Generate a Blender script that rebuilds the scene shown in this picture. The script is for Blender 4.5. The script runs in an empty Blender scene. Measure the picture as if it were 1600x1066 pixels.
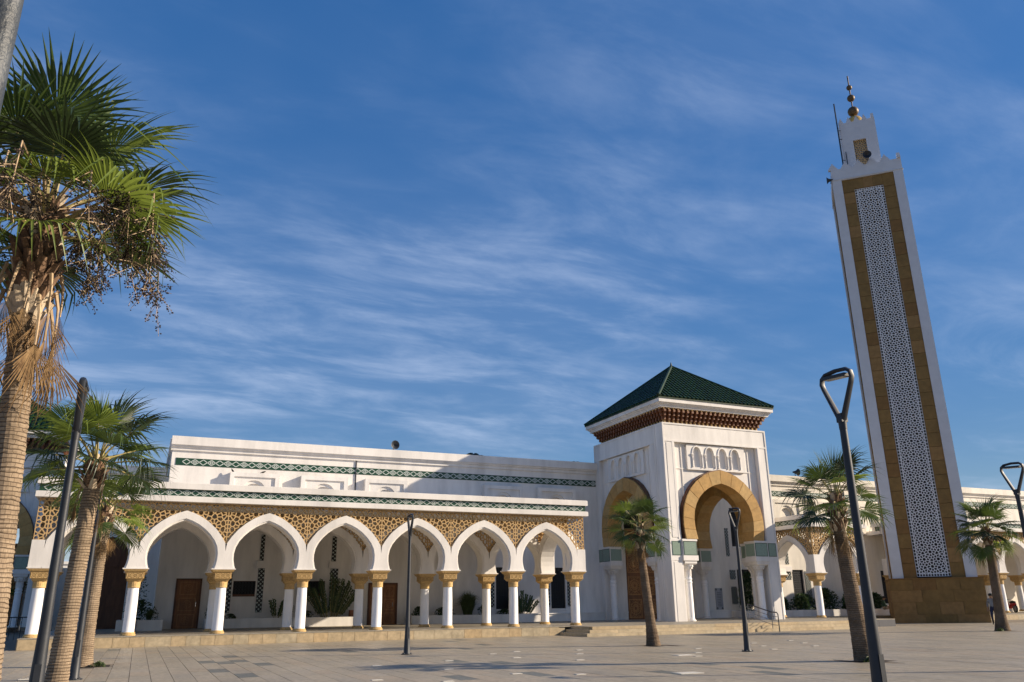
import bpy, math, random
from mathutils import Vector, Matrix
R = math.radians
rnd = random.Random(7)

# ---------------------------------------------------------------- camera
scene = bpy.context.scene
COL = scene.collection
yaw, pitch, roll = .4185, .3177, -.0122
f = Vector((math.sin(yaw) * math.cos(pitch), math.cos(yaw) * math.cos(pitch), math.sin(pitch)))
r0 = Vector((math.cos(yaw), -math.sin(yaw), 0)); u0 = r0.cross(f)
rr = math.cos(roll) * r0 + math.sin(roll) * u0
uu = -math.sin(roll) * r0 + math.cos(roll) * u0
cam = bpy.data.cameras.new('camera'); cam.lens = 36 * 1259.95 / 1600; cam.sensor_width = 36
cam.clip_start = .05; cam.clip_end = 4000
co = bpy.data.objects.new('camera', cam); COL.objects.link(co)
co.matrix_world = Matrix(((rr.x, uu.x, -f.x, 0), (rr.y, uu.y, -f.y, 0), (rr.z, uu.z, -f.z, 1.35), (0, 0, 0, 1)))
scene.camera = co

# ---------------------------------------------------------------- light
SUN = Vector((2.4, -1.0, 1.08)).normalized()
el = math.asin(SUN.z); az = math.atan2(SUN.x, SUN.y)
world = bpy.data.worlds.new('World'); scene.world = world; world.use_nodes = True
wt = world.node_tree; wt.nodes.clear()
def wn(t, **k):
    n = wt.nodes.new(t)
    for a, b in k.items(): setattr(n, a, b)
    return n
out = wn('ShaderNodeOutputWorld'); bg = wn('ShaderNodeBackground'); bg.inputs[1].default_value = .12
sky = wn('ShaderNodeTexSky', sky_type='NISHITA', sun_disc=False, sun_elevation=el, sun_rotation=az)
sky.altitude = 0; sky.air_density = 1.0; sky.dust_density = .1; sky.ozone_density = 3.0
hs = wn('ShaderNodeHueSaturation'); hs.inputs['Saturation'].default_value = 1.26; hs.inputs['Value'].default_value = 1.0
tc = wn('ShaderNodeTexCoord'); sp = wn('ShaderNodeSeparateXYZ')
L = wt.links.new
def wm(op, a, b=None):
    n = wn('ShaderNodeMath', operation=op)
    for i, v in enumerate((a, b)):
        if v is None: continue
        if isinstance(v, (int, float)): n.inputs[i].default_value = v
        else: L(v, n.inputs[i])
    return n.outputs[0]
L(tc.outputs['Generated'], sp.inputs[0])
zz = wm('ADD', wm('MAXIMUM', sp.outputs[2], 0.0), .12)
cx = wm('DIVIDE', sp.outputs[0], zz); cy = wm('DIVIDE', sp.outputs[1], zz)
cb = wn('ShaderNodeCombineXYZ'); L(cx, cb.inputs[0]); L(cy, cb.inputs[1])
def cloud(scale, rot, stretch, detail, lo, hi, dist, off):
    m = wn('ShaderNodeMapping'); L(cb.outputs[0], m.inputs[0])
    m.inputs['Rotation'].default_value = (0, 0, R(rot)); m.inputs['Scale'].default_value = (scale, scale * stretch, 1)
    m.inputs['Location'].default_value = off
    n = wn('ShaderNodeTexNoise'); n.inputs['Scale'].default_value = 1; n.inputs['Detail'].default_value = detail
    n.inputs['Roughness'].default_value = .62; n.inputs['Distortion'].default_value = dist
    L(m.outputs[0], n.inputs['Vector'])
    mr = wn('ShaderNodeMapRange', interpolation_type='SMOOTHSTEP'); L(n.outputs[0], mr.inputs[0])
    mr.inputs[1].default_value = lo; mr.inputs[2].default_value = hi
    return mr.outputs[0]
c1 = cloud(1.9, 20, 2.3, 13, .38, .78, .35, (3.1, 1.7, 0))       # fine streaks
c2 = cloud(.42, 25, 1.2, 5, .40, .62, .4, (1.05, 4.75, 0))      # broad patches that carry them
c3 = cloud(1.1, -35, 1.8, 11, .50, .80, .7, (7.3, .6, 0))
dens = wm('ADD', wm('MULTIPLY', c2, wm('ADD', .10, wm('MULTIPLY', c1, .58))), wm('MULTIPLY', c3, .24))
thin = wn('ShaderNodeMapRange'); L(sp.outputs[2], thin.inputs[0]); thin.inputs[1].default_value = .12; thin.inputs[2].default_value = .62; thin.inputs[3].default_value = 1.15; thin.inputs[4].default_value = .42
dens = wm('MINIMUM', wm('MULTIPLY', dens, thin.outputs[0]), .66)
mx = wn('ShaderNodeMix', data_type='RGBA'); L(dens, mx.inputs[0])
L(sky.outputs[0], hs.inputs['Color'])
sc_ = wn('ShaderNodeSeparateColor'); L(sky.outputs[0], sc_.inputs[0])
vmx = wm('MAXIMUM', sc_.outputs[2], sc_.outputs[1])
fac = wm('DIVIDE', 1.72, wm('ADD', 1.0, wm('MULTIPLY', vmx, .45)))      # soft shoulder: keeps the horizon from bleaching
vs = wn('ShaderNodeVectorMath', operation='SCALE'); L(hs.outputs[0], vs.inputs[0]); L(fac, vs.inputs['Scale'])
tn = wn('ShaderNodeVectorMath', operation='MULTIPLY'); L(vs.outputs[0], tn.inputs[0]); tn.inputs[1].default_value = (1.03, .94, 1.02)
L(tn.outputs[0], mx.inputs[6])
mx.inputs[7].default_value = (2.9, 3.5, 4.7, 1)
L(mx.outputs[2], bg.inputs[0]); L(bg.outputs[0], out.inputs[0])

sl = bpy.data.lights.new('sun', 'SUN'); sl.energy = 5.0; sl.angle = R(.55); sl.color = (1.0, .85, .66)
so = bpy.data.objects.new('sun', sl); COL.objects.link(so)
so.rotation_euler = SUN.to_track_quat('Z', 'Y').to_euler()
scene.view_settings.view_transform = 'Standard'; scene.view_settings.look = 'None'
scene.view_settings.exposure = .68; scene.view_settings.gamma = 1; scene.view_settings.use_curve_mapping = False

# ---------------------------------------------------------------- materials
def mat(name, col, rough=.7, var=.08, scale=3, bump=0, bscale=40, col2=None, metal=0, spec=.4, lo=.35, hi=.65, trans=0, stretch=(1, 1, 1), detail=6, big=0):
    m = bpy.data.materials.new(name); m.use_nodes = True; nt = m.node_tree; b = nt.nodes['Principled BSDF']
    b.inputs['Roughness'].default_value = rough; b.inputs['Metallic'].default_value = metal
    b.inputs['Specular IOR Level'].default_value = spec
    t = nt.nodes.new('ShaderNodeTexCoord'); mp = nt.nodes.new('ShaderNodeMapping'); geo = nt.nodes.new('ShaderNodeNewGeometry')
    nt.links.new(geo.outputs['Position'] if big else t.outputs['Object'], mp.inputs[0])
    mp.inputs['Scale'].default_value = stretch
    n = nt.nodes.new('ShaderNodeTexNoise'); n.inputs['Scale'].default_value = scale; n.inputs['Detail'].default_value = detail
    n.inputs['Roughness'].default_value = .6
    nt.links.new(mp.outputs[0], n.inputs['Vector'])
    mr = nt.nodes.new('ShaderNodeMapRange'); nt.links.new(n.outputs[0], mr.inputs[0])
    mr.inputs[1].default_value = lo; mr.inputs[2].default_value = hi
    x = nt.nodes.new('ShaderNodeMix'); x.data_type = 'RGBA'; nt.links.new(mr.outputs[0], x.inputs[0])
    c2 = col2 or tuple(c * (1 - 2 * var) for c in col)
    x.inputs[6].default_value = (*c2, 1); x.inputs[7].default_value = (*col, 1)
    last = x.outputs[2]
    if big:     # broad stains and worn patches in world space, so copies differ
        nb = nt.nodes.new('ShaderNodeTexNoise'); nb.inputs['Scale'].default_value = big; nb.inputs['Detail'].default_value = 7; nb.inputs['Roughness'].default_value = .65
        nt.links.new(mp.outputs[0], nb.inputs['Vector'])
        rb = nt.nodes.new('ShaderNodeMapRange'); nt.links.new(nb.outputs[0], rb.inputs[0]); rb.inputs[1].default_value = .32; rb.inputs[2].default_value = .56; rb.inputs[3].default_value = .80; rb.inputs[4].default_value = 1.0
        mb_ = nt.nodes.new('ShaderNodeMix'); mb_.data_type = 'RGBA'; mb_.blend_type = 'MULTIPLY'; mb_.inputs[0].default_value = 1; nt.links.new(last, mb_.inputs[6]); nt.links.new(rb.outputs[0], mb_.inputs[7]); last = mb_.outputs[2]
    nt.links.new(last, b.inputs['Base Color'])
    if bump:
        n2 = nt.nodes.new('ShaderNodeTexNoise'); n2.inputs['Scale'].default_value = bscale; n2.inputs['Detail'].default_value = 5
        nt.links.new(mp.outputs[0], n2.inputs['Vector'])
        bp = nt.nodes.new('ShaderNodeBump'); bp.inputs['Strength'].default_value = bump; bp.inputs['Distance'].default_value = .02
        nt.links.new(n2.outputs[0], bp.inputs['Height']); nt.links.new(bp.outputs[0], b.inputs['Normal'])
    if trans:
        tr = nt.nodes.new('ShaderNodeBsdfTranslucent'); tr.inputs[0].default_value = tuple(min(1, c * 1.6) for c in col) + (1,)
        ms = nt.nodes.new('ShaderNodeMixShader'); ms.inputs[0].default_value = trans
        nt.links.new(b.outputs[0], ms.inputs[1]); nt.links.new(tr.outputs[0], ms.inputs[2])
        nt.links.new(ms.outputs[0], nt.nodes['Material Output'].inputs[0])
    return m
M = {}
M['white'] = mat('white_paint', (.80, .76, .71), .75, .075, 1.6, .15, 30, lo=.28, hi=.58, stretch=(1, 1, .22), detail=9, big=.55)
M['warmlit_white'] = mat('white_paint_warmlit', (.80, .74, .64), .75, .075, 1.6, .15, 30, lo=.28, hi=.58, stretch=(1, 1, .22), detail=9, big=.55)  # the white paint with warm sunlight put into its colour, mainly right-hand walls
M['shaft'] = mat('column_paint', (.86, .85, .84), .45, .03, 2)
M['ochre'] = mat('ochre_stone', (.52, .31, .105), .8, .1, 5, .5, 60, big=.8)
M['ochre_b'] = mat('ochre_stone_pale', (.56, .36, .14), .8, .1, 5, .5, 60, big=.8)
M['ochre_c'] = mat('ochre_stone_dark', (.44, .25, .08), .8, .12, 5, .5, 60)
M['tan'] = mat('tan_carved_stone', (.60, .40, .17), .8, .15, 14, .8, 50)
M['tan_shade'] = mat('tan_recess_shade', (.33, .20, .08), .9, .15, 14)  # recess shade painted in behind the capitals' carved relief
M['lattice_glint'] = mat('white_lattice_glint', (.74, .75, .77), .7, .05, 2)  # white web, lightened to carry sun glints in its colour
M['wood_mid'] = mat('carved_wood_mid', (.40, .185, .07), .5, .2, 6, .3, 40, stretch=(1, 1, .2))
M['lattice'] = mat('lattice_stone', (.56, .37, .17), .8, .12, 9, .4, 60)
M['min_brown'] = mat('minaret_stone', (.26, .155, .05), .85, .1, 3, .5, 40, big=.8)
M['min_brown_b'] = mat('minaret_stone_pale', (.31, .18, .065), .85, .12, 4, .5, 40)
M['min_brown_c'] = mat('minaret_stone_dark', (.23, .125, .04), .85, .1, 4, .5, 40)
M['min_white_shade'] = mat('minaret_white_shade', (.60, .61, .64), .7, .04, 2)  # white dimmed and cooled, shade of the minaret put into the colour
M['green'] = mat('green_glaze', (.013, .045, .010), .5, .36, 3.5, spec=.3)
M['green_dk'] = mat('green_band', (.013, .060, .026), .35, .2, 9, spec=.6)
M['inlay'] = mat('white_inlay', (.55, .60, .55), .4, .1, 9)
M['green_stone'] = mat('green_marble', (.27, .34, .27), .35, .25, 30, col2=(.16, .23, .18))
M['black'] = mat('black_tile', (.012, .012, .014), .3, .1, 5)
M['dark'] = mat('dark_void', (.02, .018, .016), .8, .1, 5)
M['wood'] = mat('carved_wood', (.30, .125, .045), .5, .2, 6, .3, 40, stretch=(1, 1, .2))
M['wood_lt'] = mat('carved_wood_light', (.50, .25, .09), .5, .18, 6, .3, 40, stretch=(1, 1, .2))
M['wood_gate'] = mat('carved_wood_gate', (.24, .10, .035), .5, .2, 6, .3, 40, stretch=(1, 1, .2))
M['wood_dk'] = mat('dark_wood', (.14, .055, .025), .5, .2, 6, .3, 40, stretch=(1, 1, .2))
M['corbel'] = mat('cedar_corbel', (.22, .085, .035), .6, .2, 8)
M['iron'] = mat('painted_iron', (.022, .026, .034), .5, .15, 8, .05, 60, spec=.5)
M['iron_worn'] = mat('worn_painted_iron', (.07, .08, .09), .5, .2, 10, .3, 90, col2=(.03, .035, .04), spec=.5)
M['steel'] = mat('stainless_rail', (.30, .30, .31), .3, .1, 8, metal=.9)
M['glass_lens'] = mat('lamp_lens', (.5, .5, .46), .2, .05, 5)
M['bark'] = mat('palm_bark', (.40, .31, .215), .95, .2, 7, .9, 26, col2=(.26, .19, .125), stretch=(1, 1, 2.5))
M['bark_dk'] = mat('palm_bark_dark', (.25, .185, .125), .95, .2, 7, .9, 26, col2=(.15, .11, .07), stretch=(1, 1, 2.5))
def bark(name, c1_, c2_, cm_):
    m = bpy.data.materials.new(name); m.use_nodes = True; nt = m.node_tree; b = nt.nodes['Principled BSDF']; N = nt.nodes.new; K = nt.links.new
    b.inputs['Roughness'].default_value = .95; b.inputs['Specular IOR Level'].default_value = .2
    t = N('ShaderNodeTexCoord'); sp_ = N('ShaderNodeSeparateXYZ'); K(t.outputs['Object'], sp_.inputs[0])
    def mt(op, a, b_=None):
        n = N('ShaderNodeMath'); n.operation = op
        for i, v in enumerate((a, b_)):
            if v is None: continue
            if isinstance(v, (int, float)): n.inputs[i].default_value = v
            else: K(v, n.inputs[i])
        return n.outputs[0]
    an = mt('ARCTAN2', sp_.outputs[1], sp_.outputs[0]); ns = N('ShaderNodeTexNoise'); ns.inputs['Scale'].default_value = 6; K(t.outputs['Object'], ns.inputs[0])
    wob = mt('MULTIPLY', mt('SUBTRACT', ns.outputs[0], .5), .045)
    cb_ = N('ShaderNodeCombineXYZ'); K(mt('ADD', an, mt('MULTIPLY', wob, 2)), cb_.inputs[0]); K(mt('ADD', mt('MULTIPLY', sp_.outputs[2], 1.0), wob), cb_.inputs[1])
    br = N('ShaderNodeTexBrick'); br.inputs['Scale'].default_value = 1; br.inputs['Brick Width'].default_value = .22; br.inputs['Row Height'].default_value = .048
    br.inputs['Mortar Size'].default_value = .006; br.inputs['Mortar Smooth'].default_value = .6; br.inputs['Color1'].default_value = (*c1_, 1); br.inputs['Color2'].default_value = (*c2_, 1); br.inputs['Mortar'].default_value = (*cm_, 1)
    K(cb_.outputs[0], br.inputs['Vector'])
    n2 = N('ShaderNodeTexNoise'); n2.inputs['Scale'].default_value = 3; n2.inputs['Detail'].default_value = 8; K(t.outputs['Object'], n2.inputs[0])
    mx_ = N('ShaderNodeMix'); mx_.data_type = 'RGBA'; mx_.blend_type = 'MULTIPLY'; mx_.inputs[0].default_value = .8; K(br.outputs[0], mx_.inputs[6])
    cr = N('ShaderNodeMapRange'); K(n2.outputs[0], cr.inputs[0]); cr.inputs[1].default_value = .3; cr.inputs[2].default_value = .65; cr.inputs[3].default_value = .55; cr.inputs[4].default_value = 1.05
    K(cr.outputs[0], mx_.inputs[7]); K(mx_.outputs[2], b.inputs['Base Color'])
    bp = N('ShaderNodeBump'); bp.inputs['Strength'].default_value = .9; bp.inputs['Distance'].default_value = .02; bp.invert = True
    K(mt('ADD', br.outputs['Fac'], mt('MULTIPLY', n2.outputs[0], -.6)), bp.inputs['Height']); K(bp.outputs[0], b.inputs['Normal'])
    return m
M['bark'] = bark('palm_bark', (.35, .265, .18), (.29, .215, .145), (.15, .105, .07))
M['bark_dk'] = bark('palm_bark_dark', (.23, .165, .11), (.19, .135, .09), (.10, .07, .045))
M['boot'] = mat('palm_leaf_base', (.22, .135, .08), .85, .2, 12, .6, 30, col2=(.09, .05, .03))
M['boot_lt'] = mat('palm_leaf_base_pale', (.62, .50, .36), .85, .2, 12, .5, 30)
M['leaf'] = mat('palm_leaf', (.070, .110, .020), .42, .2, 9, trans=.2, col2=(.036, .062, .014), spec=.5)
M['leaf_y'] = mat('palm_leaf_yellow', (.17, .22, .035), .45, .2, 9, trans=.3, col2=(.10, .14, .02), spec=.5)
M['leaf_dk'] = mat('palm_leaf_dark', (.030, .052, .016), .45, .2, 9, trans=.2, spec=.5)
M['dead'] = mat('dead_palm_leaf', (.26, .165, .075), .9, .3, 9, trans=.08, col2=(.10, .055, .022))
M['stalk'] = mat('palm_stalk', (.33, .27, .10), .6, .2, 9)
M['stalk_dead'] = mat('dry_palm_stalk', (.50, .36, .22), .8, .2, 9)
M['fruit'] = mat('palm_fruit', (.035, .022, .018), .6, .2, 9)
M['bush'] = mat('bush_leaf', (.045, .085, .025), .6, .3, 5, trans=.15)
M['bush2'] = mat('grass_blade', (.09, .13, .04), .6, .3, 5, trans=.2)
M['soil'] = mat('soil', (.045, .03, .02), .95, .3, 20, .8, 40)
M['steps'] = mat('step_stone', (.55, .44, .28), .7, .12, 4, .3, 30, big=.6)
M['facing_a'] = mat('terrace_stone', (.52, .40, .24), .7, .14, 5, .3, 30, big=.8)
M['facing_b'] = mat('terrace_stone_warm', (.52, .38, .21), .7, .14, 5, .3, 30, big=.8)
M['facing_c'] = mat('terrace_stone_grey', (.50, .41, .27), .7, .14, 5, .3, 30, big=.8)
M['floor'] = mat('terrace_floor', (.34, .30, .23), .5, .15, 3)
PAV = []
for i, c in enumerate(((.40, .34, .245), (.38, .325, .235), (.42, .35, .25), (.39, .335, .25), (.365, .315, .235), (.405, .33, .23), (.17, .17, .14))):
    PAV.append(mat('paving_stone_%s' % 'warm grey pale rosy dull tan slate'.split()[i], c, .48, .13, 5, .25, 30, stretch=(2, 1, 1), spec=.45, big=.35))
M['joint'] = mat('paving_joint', (.20, .165, .12), .9, .1, 5)
M['earth'] = mat('far_ground', (.30, .27, .22), .9, .15, .2)
M['pale'] = mat('pale_inset', (.66, .63, .56), .25, .05, 5)
M['gold'] = mat('gilt_dome', (.66, .42, .12), .4, .1, 6, metal=.35)
M['bronze'] = mat('bronze_ball', (.13, .09, .05), .55, .15, 6, metal=.5)
M['facing_shade'] = mat('terrace_stone_shade', (.08, .08, .09), .6, .1, 8)  # shade on the terrace end riser, painted as a near-black stone
M['grey_wall'] = mat('grey_wall', (.45, .45, .44), .8, .1, 2)
M['glass'] = mat('window_glass', (.05, .07, .09), .08, .1, 3, spec=.8)
M['skin'] = mat('skin', (.30, .17, .10), .6)
M['cloth_green'] = mat('green_shirt', (.03, .07, .045), .9)
M['cloth_beige'] = mat('beige_trousers', (.42, .35, .26), .9)
M['cloth_navy'] = mat('navy_trousers', (.02, .025, .06), .9)
M['cloth_grey'] = mat('grey_shirt', (.20, .21, .22), .9)
M['robe'] = mat('grey_robe', (.42, .42, .45), .9)
M['hair'] = mat('dark_cap', (.012, .010, .009), .7)
M['red'] = mat('red_plastic', (.45, .02, .02), .3)
M['rubber'] = mat('rubber', (.02, .02, .02), .8)
M['pot'] = mat('terracotta_pot', (.30, .13, .07), .8)
M['marble'] = mat('grey_plaque', (.33, .33, .34), .4, .1, 4)

# ---------------------------------------------------------------- mesh helpers
class MB:
    def __init__(s): s.v = []; s.f = []; s.m = []; s.mi = 0; s.T = None
    def av(s, p):
        p = Vector(p)
        if s.T is not None: p = s.T @ p
        s.v.append(tuple(p)); return len(s.v) - 1
    def poly(s, pts):
        s.f.append([s.av(p) for p in pts]); s.m.append(s.mi)
    def face(s, idx): s.f.append(list(idx)); s.m.append(s.mi)
    def box(s, x0, x1, y0, y1, z0, z1):
        i = [s.av(p) for p in ((x0, y0, z0), (x1, y0, z0), (x1, y1, z0), (x0, y1, z0), (x0, y0, z1), (x1, y0, z1), (x1, y1, z1), (x0, y1, z1))]
        for q in ((3, 2, 1, 0), (4, 5, 6, 7), (0, 1, 5, 4), (1, 2, 6, 5), (2, 3, 7, 6), (3, 0, 4, 7)): s.face([i[k] for k in q])
        return s
    def frustum(s, cx, cy, z0, z1, h0, h1, k0=None, k1=None):
        k0 = h0 if k0 is None else k0; k1 = h1 if k1 is None else k1
        a = [s.av((cx + sx * h0, cy + sy * k0, z0)) for sx, sy in ((-1, -1), (1, -1), (1, 1), (-1, 1))]
        b = [s.av((cx + sx * h1, cy + sy * k1, z1)) for sx, sy in ((-1, -1), (1, -1), (1, 1), (-1, 1))]
        s.face(a[::-1]); s.face(b)
        for i in range(4): j = (i + 1) % 4; s.face((a[i], a[j], b[j], b[i]))
        return s
    def lathe(s, prof, n=16, cx=0, cy=0, cap=True):
        rings = []
        for r_, z in prof:
            rings.append([s.av((cx + r_ * math.cos(2 * math.pi * i / n), cy + r_ * math.sin(2 * math.pi * i / n), z)) for i in range(n)])
        for a, b in zip(rings, rings[1:]):
            for i in range(n): j = (i + 1) % n; s.face((a[i], a[j], b[j], b[i]))
        if cap: s.face(rings[0][::-1]); s.face(rings[-1])
        return s
    def tube(s, pts, rad, n=6, cap=True):
        pts = [Vector(p) for p in pts]; rings = []
        if not isinstance(rad, (list, tuple)): rad = [rad] * len(pts)
        up = None
        for i, p in enumerate(pts):
            d = (pts[min(i + 1, len(pts) - 1)] - pts[max(i - 1, 0)]).normalized()
            if up is None: up = Vector((0, 0, 1)) if abs(d.z) < .9 else Vector((1, 0, 0))
            a = d.cross(up).normalized(); b = a.cross(d).normalized(); up = b
            rings.append([s.av(p + rad[i] * (math.cos(2 * math.pi * k / n) * a + math.sin(2 * math.pi * k / n) * b)) for k in range(n)])
        for a, b in zip(rings, rings[1:]):
            for i in range(n): j = (i + 1) % n; s.face((a[i], b[i], b[j], a[j]))
        if cap: s.face(rings[0]); s.face(rings[-1][::-1])
        return s
    def strip(s, A, B, ya, yb, close=True):
        """solid between two outlines A (inner) and B (outer) in the x-z plane, from y=ya (front) to y=yb"""
        n = len(A)
        for i in range(n - 1):
            a, b, c, d = A[i], A[i + 1], B[i + 1], B[i]
            s.poly([(a[0], ya, a[1]), (d[0], ya, d[1]), (c[0], ya, c[1]), (b[0], ya, b[1])])
            s.poly([(a[0], yb, a[1]), (b[0], yb, b[1]), (c[0], yb, c[1]), (d[0], yb, d[1])])
            s.poly([(a[0], ya, a[1]), (b[0], ya, b[1]), (b[0], yb, b[1]), (a[0], yb, a[1])])
            s.poly([(d[0], ya, d[1]), (d[0], yb, d[1]), (c[0], yb, c[1]), (c[0], ya, c[1])])
        if close:
            for k in (0, n - 1):
                a, d = A[k], B[k]
                s.poly([(a[0], ya, a[1]), (a[0], yb, a[1]), (d[0], yb, d[1]), (d[0], ya, d[1])])
        return s
    def mesh(s, name, mats, smooth=False):
        me = bpy.data.meshes.new(name); me.from_pydata(s.v, [], s.f)
        for m_ in (mats if isinstance(mats, (list, tuple)) else [mats]): me.materials.append(M[m_] if isinstance(m_, str) else m_)
        me.polygons.foreach_set('material_index', s.m)
        if smooth:
            me.polygons.foreach_set('use_smooth', [True] * len(s.f))
            me.set_sharp_from_angle(angle=R(40))
        me.update(); return me
    def build(s, name, mats, parent=None, smooth=False, kind=None, label=None, T=None):
        return inst(s.mesh(name, mats, smooth), name, parent, kind, label, T)
def inst(me, name, parent=None, kind=None, label=None, T=None):
    o = bpy.data.objects.new(name, me); COL.objects.link(o)
    if parent is not None: o.parent = parent
    if T is not None: o.matrix_local = T
    if kind: o['kind'] = kind
    if label: o['label'] = label
    return o
def tag(o, label, cat, group=None):
    o['label'] = label; o['category'] = cat
    if group: o['group'] = group
    return o
def thing(name, label, cat, loc=(0, 0, 0), rz=0, group=None):
    o = bpy.data.objects.new(name, None); COL.objects.link(o); o.location = loc; o.rotation_euler = (0, 0, rz)
    o.empty_display_size = .3
    return tag(o, label, cat, group)
def Tm(x=0, y=0, z=0, rz=0, s=1): return Matrix.Translation((x, y, z)) @ Matrix.Rotation(rz, 4, 'Z') @ Matrix.Scale(s, 4)
def copy_tree(o, parent=None):
    c = o.copy(); COL.objects.link(c)
    if parent is not None: c.parent = parent
    for ch in list(o.children): copy_tree(ch, c)
    return c

# ---------------------------------------------------------------- perforated lattice generator
def clip_half(poly, a, b, c):
    """keep a*x+b*y<=c"""
    o = []
    for i in range(len(poly)):
        p, q = poly[i], poly[(i + 1) % len(poly)]
        dp = a * p[0] + b * p[1] - c; dq = a * q[0] + b * q[1] - c
        if dp <= 0: o.append(p)
        if dp * dq < 0:
            t = dp / (dp - dq); o.append((p[0] + t * (q[0] - p[0]), p[1] + t * (q[1] - p[1])))
    return o
def inset(poly, w):
    cxx = sum(p[0] for p in poly) / len(poly); cyy = sum(p[1] for p in poly) / len(poly)
    out_ = [(cxx - 9, cyy - 9), (cxx + 9, cyy - 9), (cxx + 9, cyy + 9), (cxx - 9, cyy + 9)]
    n = len(poly)
    for i in range(n):
        p, q = poly[i], poly[(i + 1) % n]; ex, ey = q[0] - p[0], q[1] - p[1]; l = math.hypot(ex, ey)
        if l < 1e-6: continue
        nx, ny = ey / l, -ex / l
        out_ = clip_half(out_, nx, ny, nx * p[0] + ny * p[1] - w)
        if len(out_) < 3: return []
    return out_
def rosette_cells(P, Q, n1=10, r1=.155, r2=.29, seed=1):
    """cells of a periodic star pattern: big star holes ringed by small ones; returns polygons of one P x Q tile"""
    cs = [(0, 0, .030), (P / 2, Q / 2, .030)]
    def pd(a, b):
        dx = (a[0] - b[0] + P / 2) % P - P / 2; dy = (a[1] - b[1] + Q / 2) % Q - Q / 2
        return math.hypot(dx, dy)
    pts = [c for c in cs]
    for c in cs:
        for k in range(n1): pts.append((c[0] + r1 * math.cos(2 * math.pi * k / n1), c[1] + r1 * math.sin(2 * math.pi * k / n1), .0))
    for c in cs:
        for k in range(n1):
            a = 2 * math.pi * (k + .5) / n1; q = (c[0] + r2 * math.cos(a), c[1] + r2 * math.sin(a), .0)
            if all(pd(q, o_) > r1 * .62 for o_ in pts): pts.append(q)
    rg = random.Random(seed)
    for _ in range(600):
        q = (rg.uniform(0, P), rg.uniform(0, Q), 0)
        if all(pd(q, o_) > r1 * .72 for o_ in pts): pts.append(q)
    cells = []
    for i, p in enumerate(pts):
        poly = [(p[0] - .5, p[1] - .5), (p[0] + .5, p[1] - .5), (p[0] + .5, p[1] + .5), (p[0] - .5, p[1] + .5)]
        wp = .0042 if p[2] else 0
        for j, q0 in enumerate(pts):
            wq = .0042 if q0[2] else 0
            for ix in (-1, 0, 1):
                for iy in (-1, 0, 1):
                    q = (q0[0] + ix * P, q0[1] + iy * Q)
                    if i == j and ix == 0 and iy == 0: continue
                    dx, dy = q[0] - p[0], q[1] - p[1]
                    if dx * dx + dy * dy > .36: continue
                    c = (q[0] ** 2 + q[1] ** 2 - p[0] ** 2 - p[1] ** 2 + wp - wq) / 2
                    poly = clip_half(poly, dx, dy, c)
        cl = []
        for a in poly:
            if not cl or math.hypot(a[0] - cl[-1][0], a[1] - cl[-1][1]) > .012: cl.append(a)
        if math.hypot(cl[0][0] - cl[-1][0], cl[0][1] - cl[-1][1]) < .012: cl.pop()
        cells.append(cl)
    return cells
def lattice(mb, cells, P, Q, x0, x1, z0, z1, ya, yb, web=.019, keep=None, ox=0, oz=0):
    for i in range(int((x0 - ox) // P) - 1, int((x1 - ox) // P) + 2):
        for j in range(int((z0 - oz) // Q) - 1, int((z1 - oz) // Q) + 2):
            for c in cells:
                poly = [(p[0] + i * P + ox, p[1] + j * Q + oz) for p in c]
                for h in ((-1, 0, -x0), (1, 0, x1), (0, -1, -z0), (0, 1, z1)):
                    if len(poly) < 3: break
                    poly = clip_half(poly, *h)
                if len(poly) < 3: continue
                if keep and not any(keep(*p) for p in poly): continue
                perforate(mb, poly, ya, yb, web)
def perforate(mb, poly, ya, yb, web):
    hole = inset(poly, web); n = len(poly)
    if len(hole) < 3:
        mb.poly([(p[0], ya, p[1]) for p in poly]); mb.poly([(p[0], yb, p[1]) for p in poly[::-1]]); return
    cxx = sum(p[0] for p in hole) / len(hole); cyy = sum(p[1] for p in hole) / len(hole)
    k = len(hole)
    A = [mb.av((p[0], ya, p[1])) for p in poly]; Bk = [mb.av((p[0], yb, p[1])) for p in poly]
    H = [mb.av((p[0], ya, p[1])) for p in hole]; G = [mb.av((p[0], yb, p[1])) for p in hole]
    ang = lambda p: math.atan2(p[1] - cyy, p[0] - cxx)
    near = [min(range(k), key=lambda q: (hole[q][0] - p[0]) ** 2 + (hole[q][1] - p[1]) ** 2) for p in poly]
    for i in range(n):
        j = (i + 1) % n; a, b = near[i], near[j]
        if a == b: mb.face((A[i], A[j], H[a])); mb.face((Bk[j], Bk[i], G[a]))
        else:
            seq = [a]
            while seq[-1] != b and len(seq) <= k: seq.append((seq[-1] + 1) % k)
            mb.face([A[i], A[j]] + [H[q] for q in seq[::-1]]); mb.face([Bk[j], Bk[i]] + [G[q] for q in seq])
    for i in range(k):
        j = (i + 1) % k; mb.face((H[i], H[j], G[j], G[i]))

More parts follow.
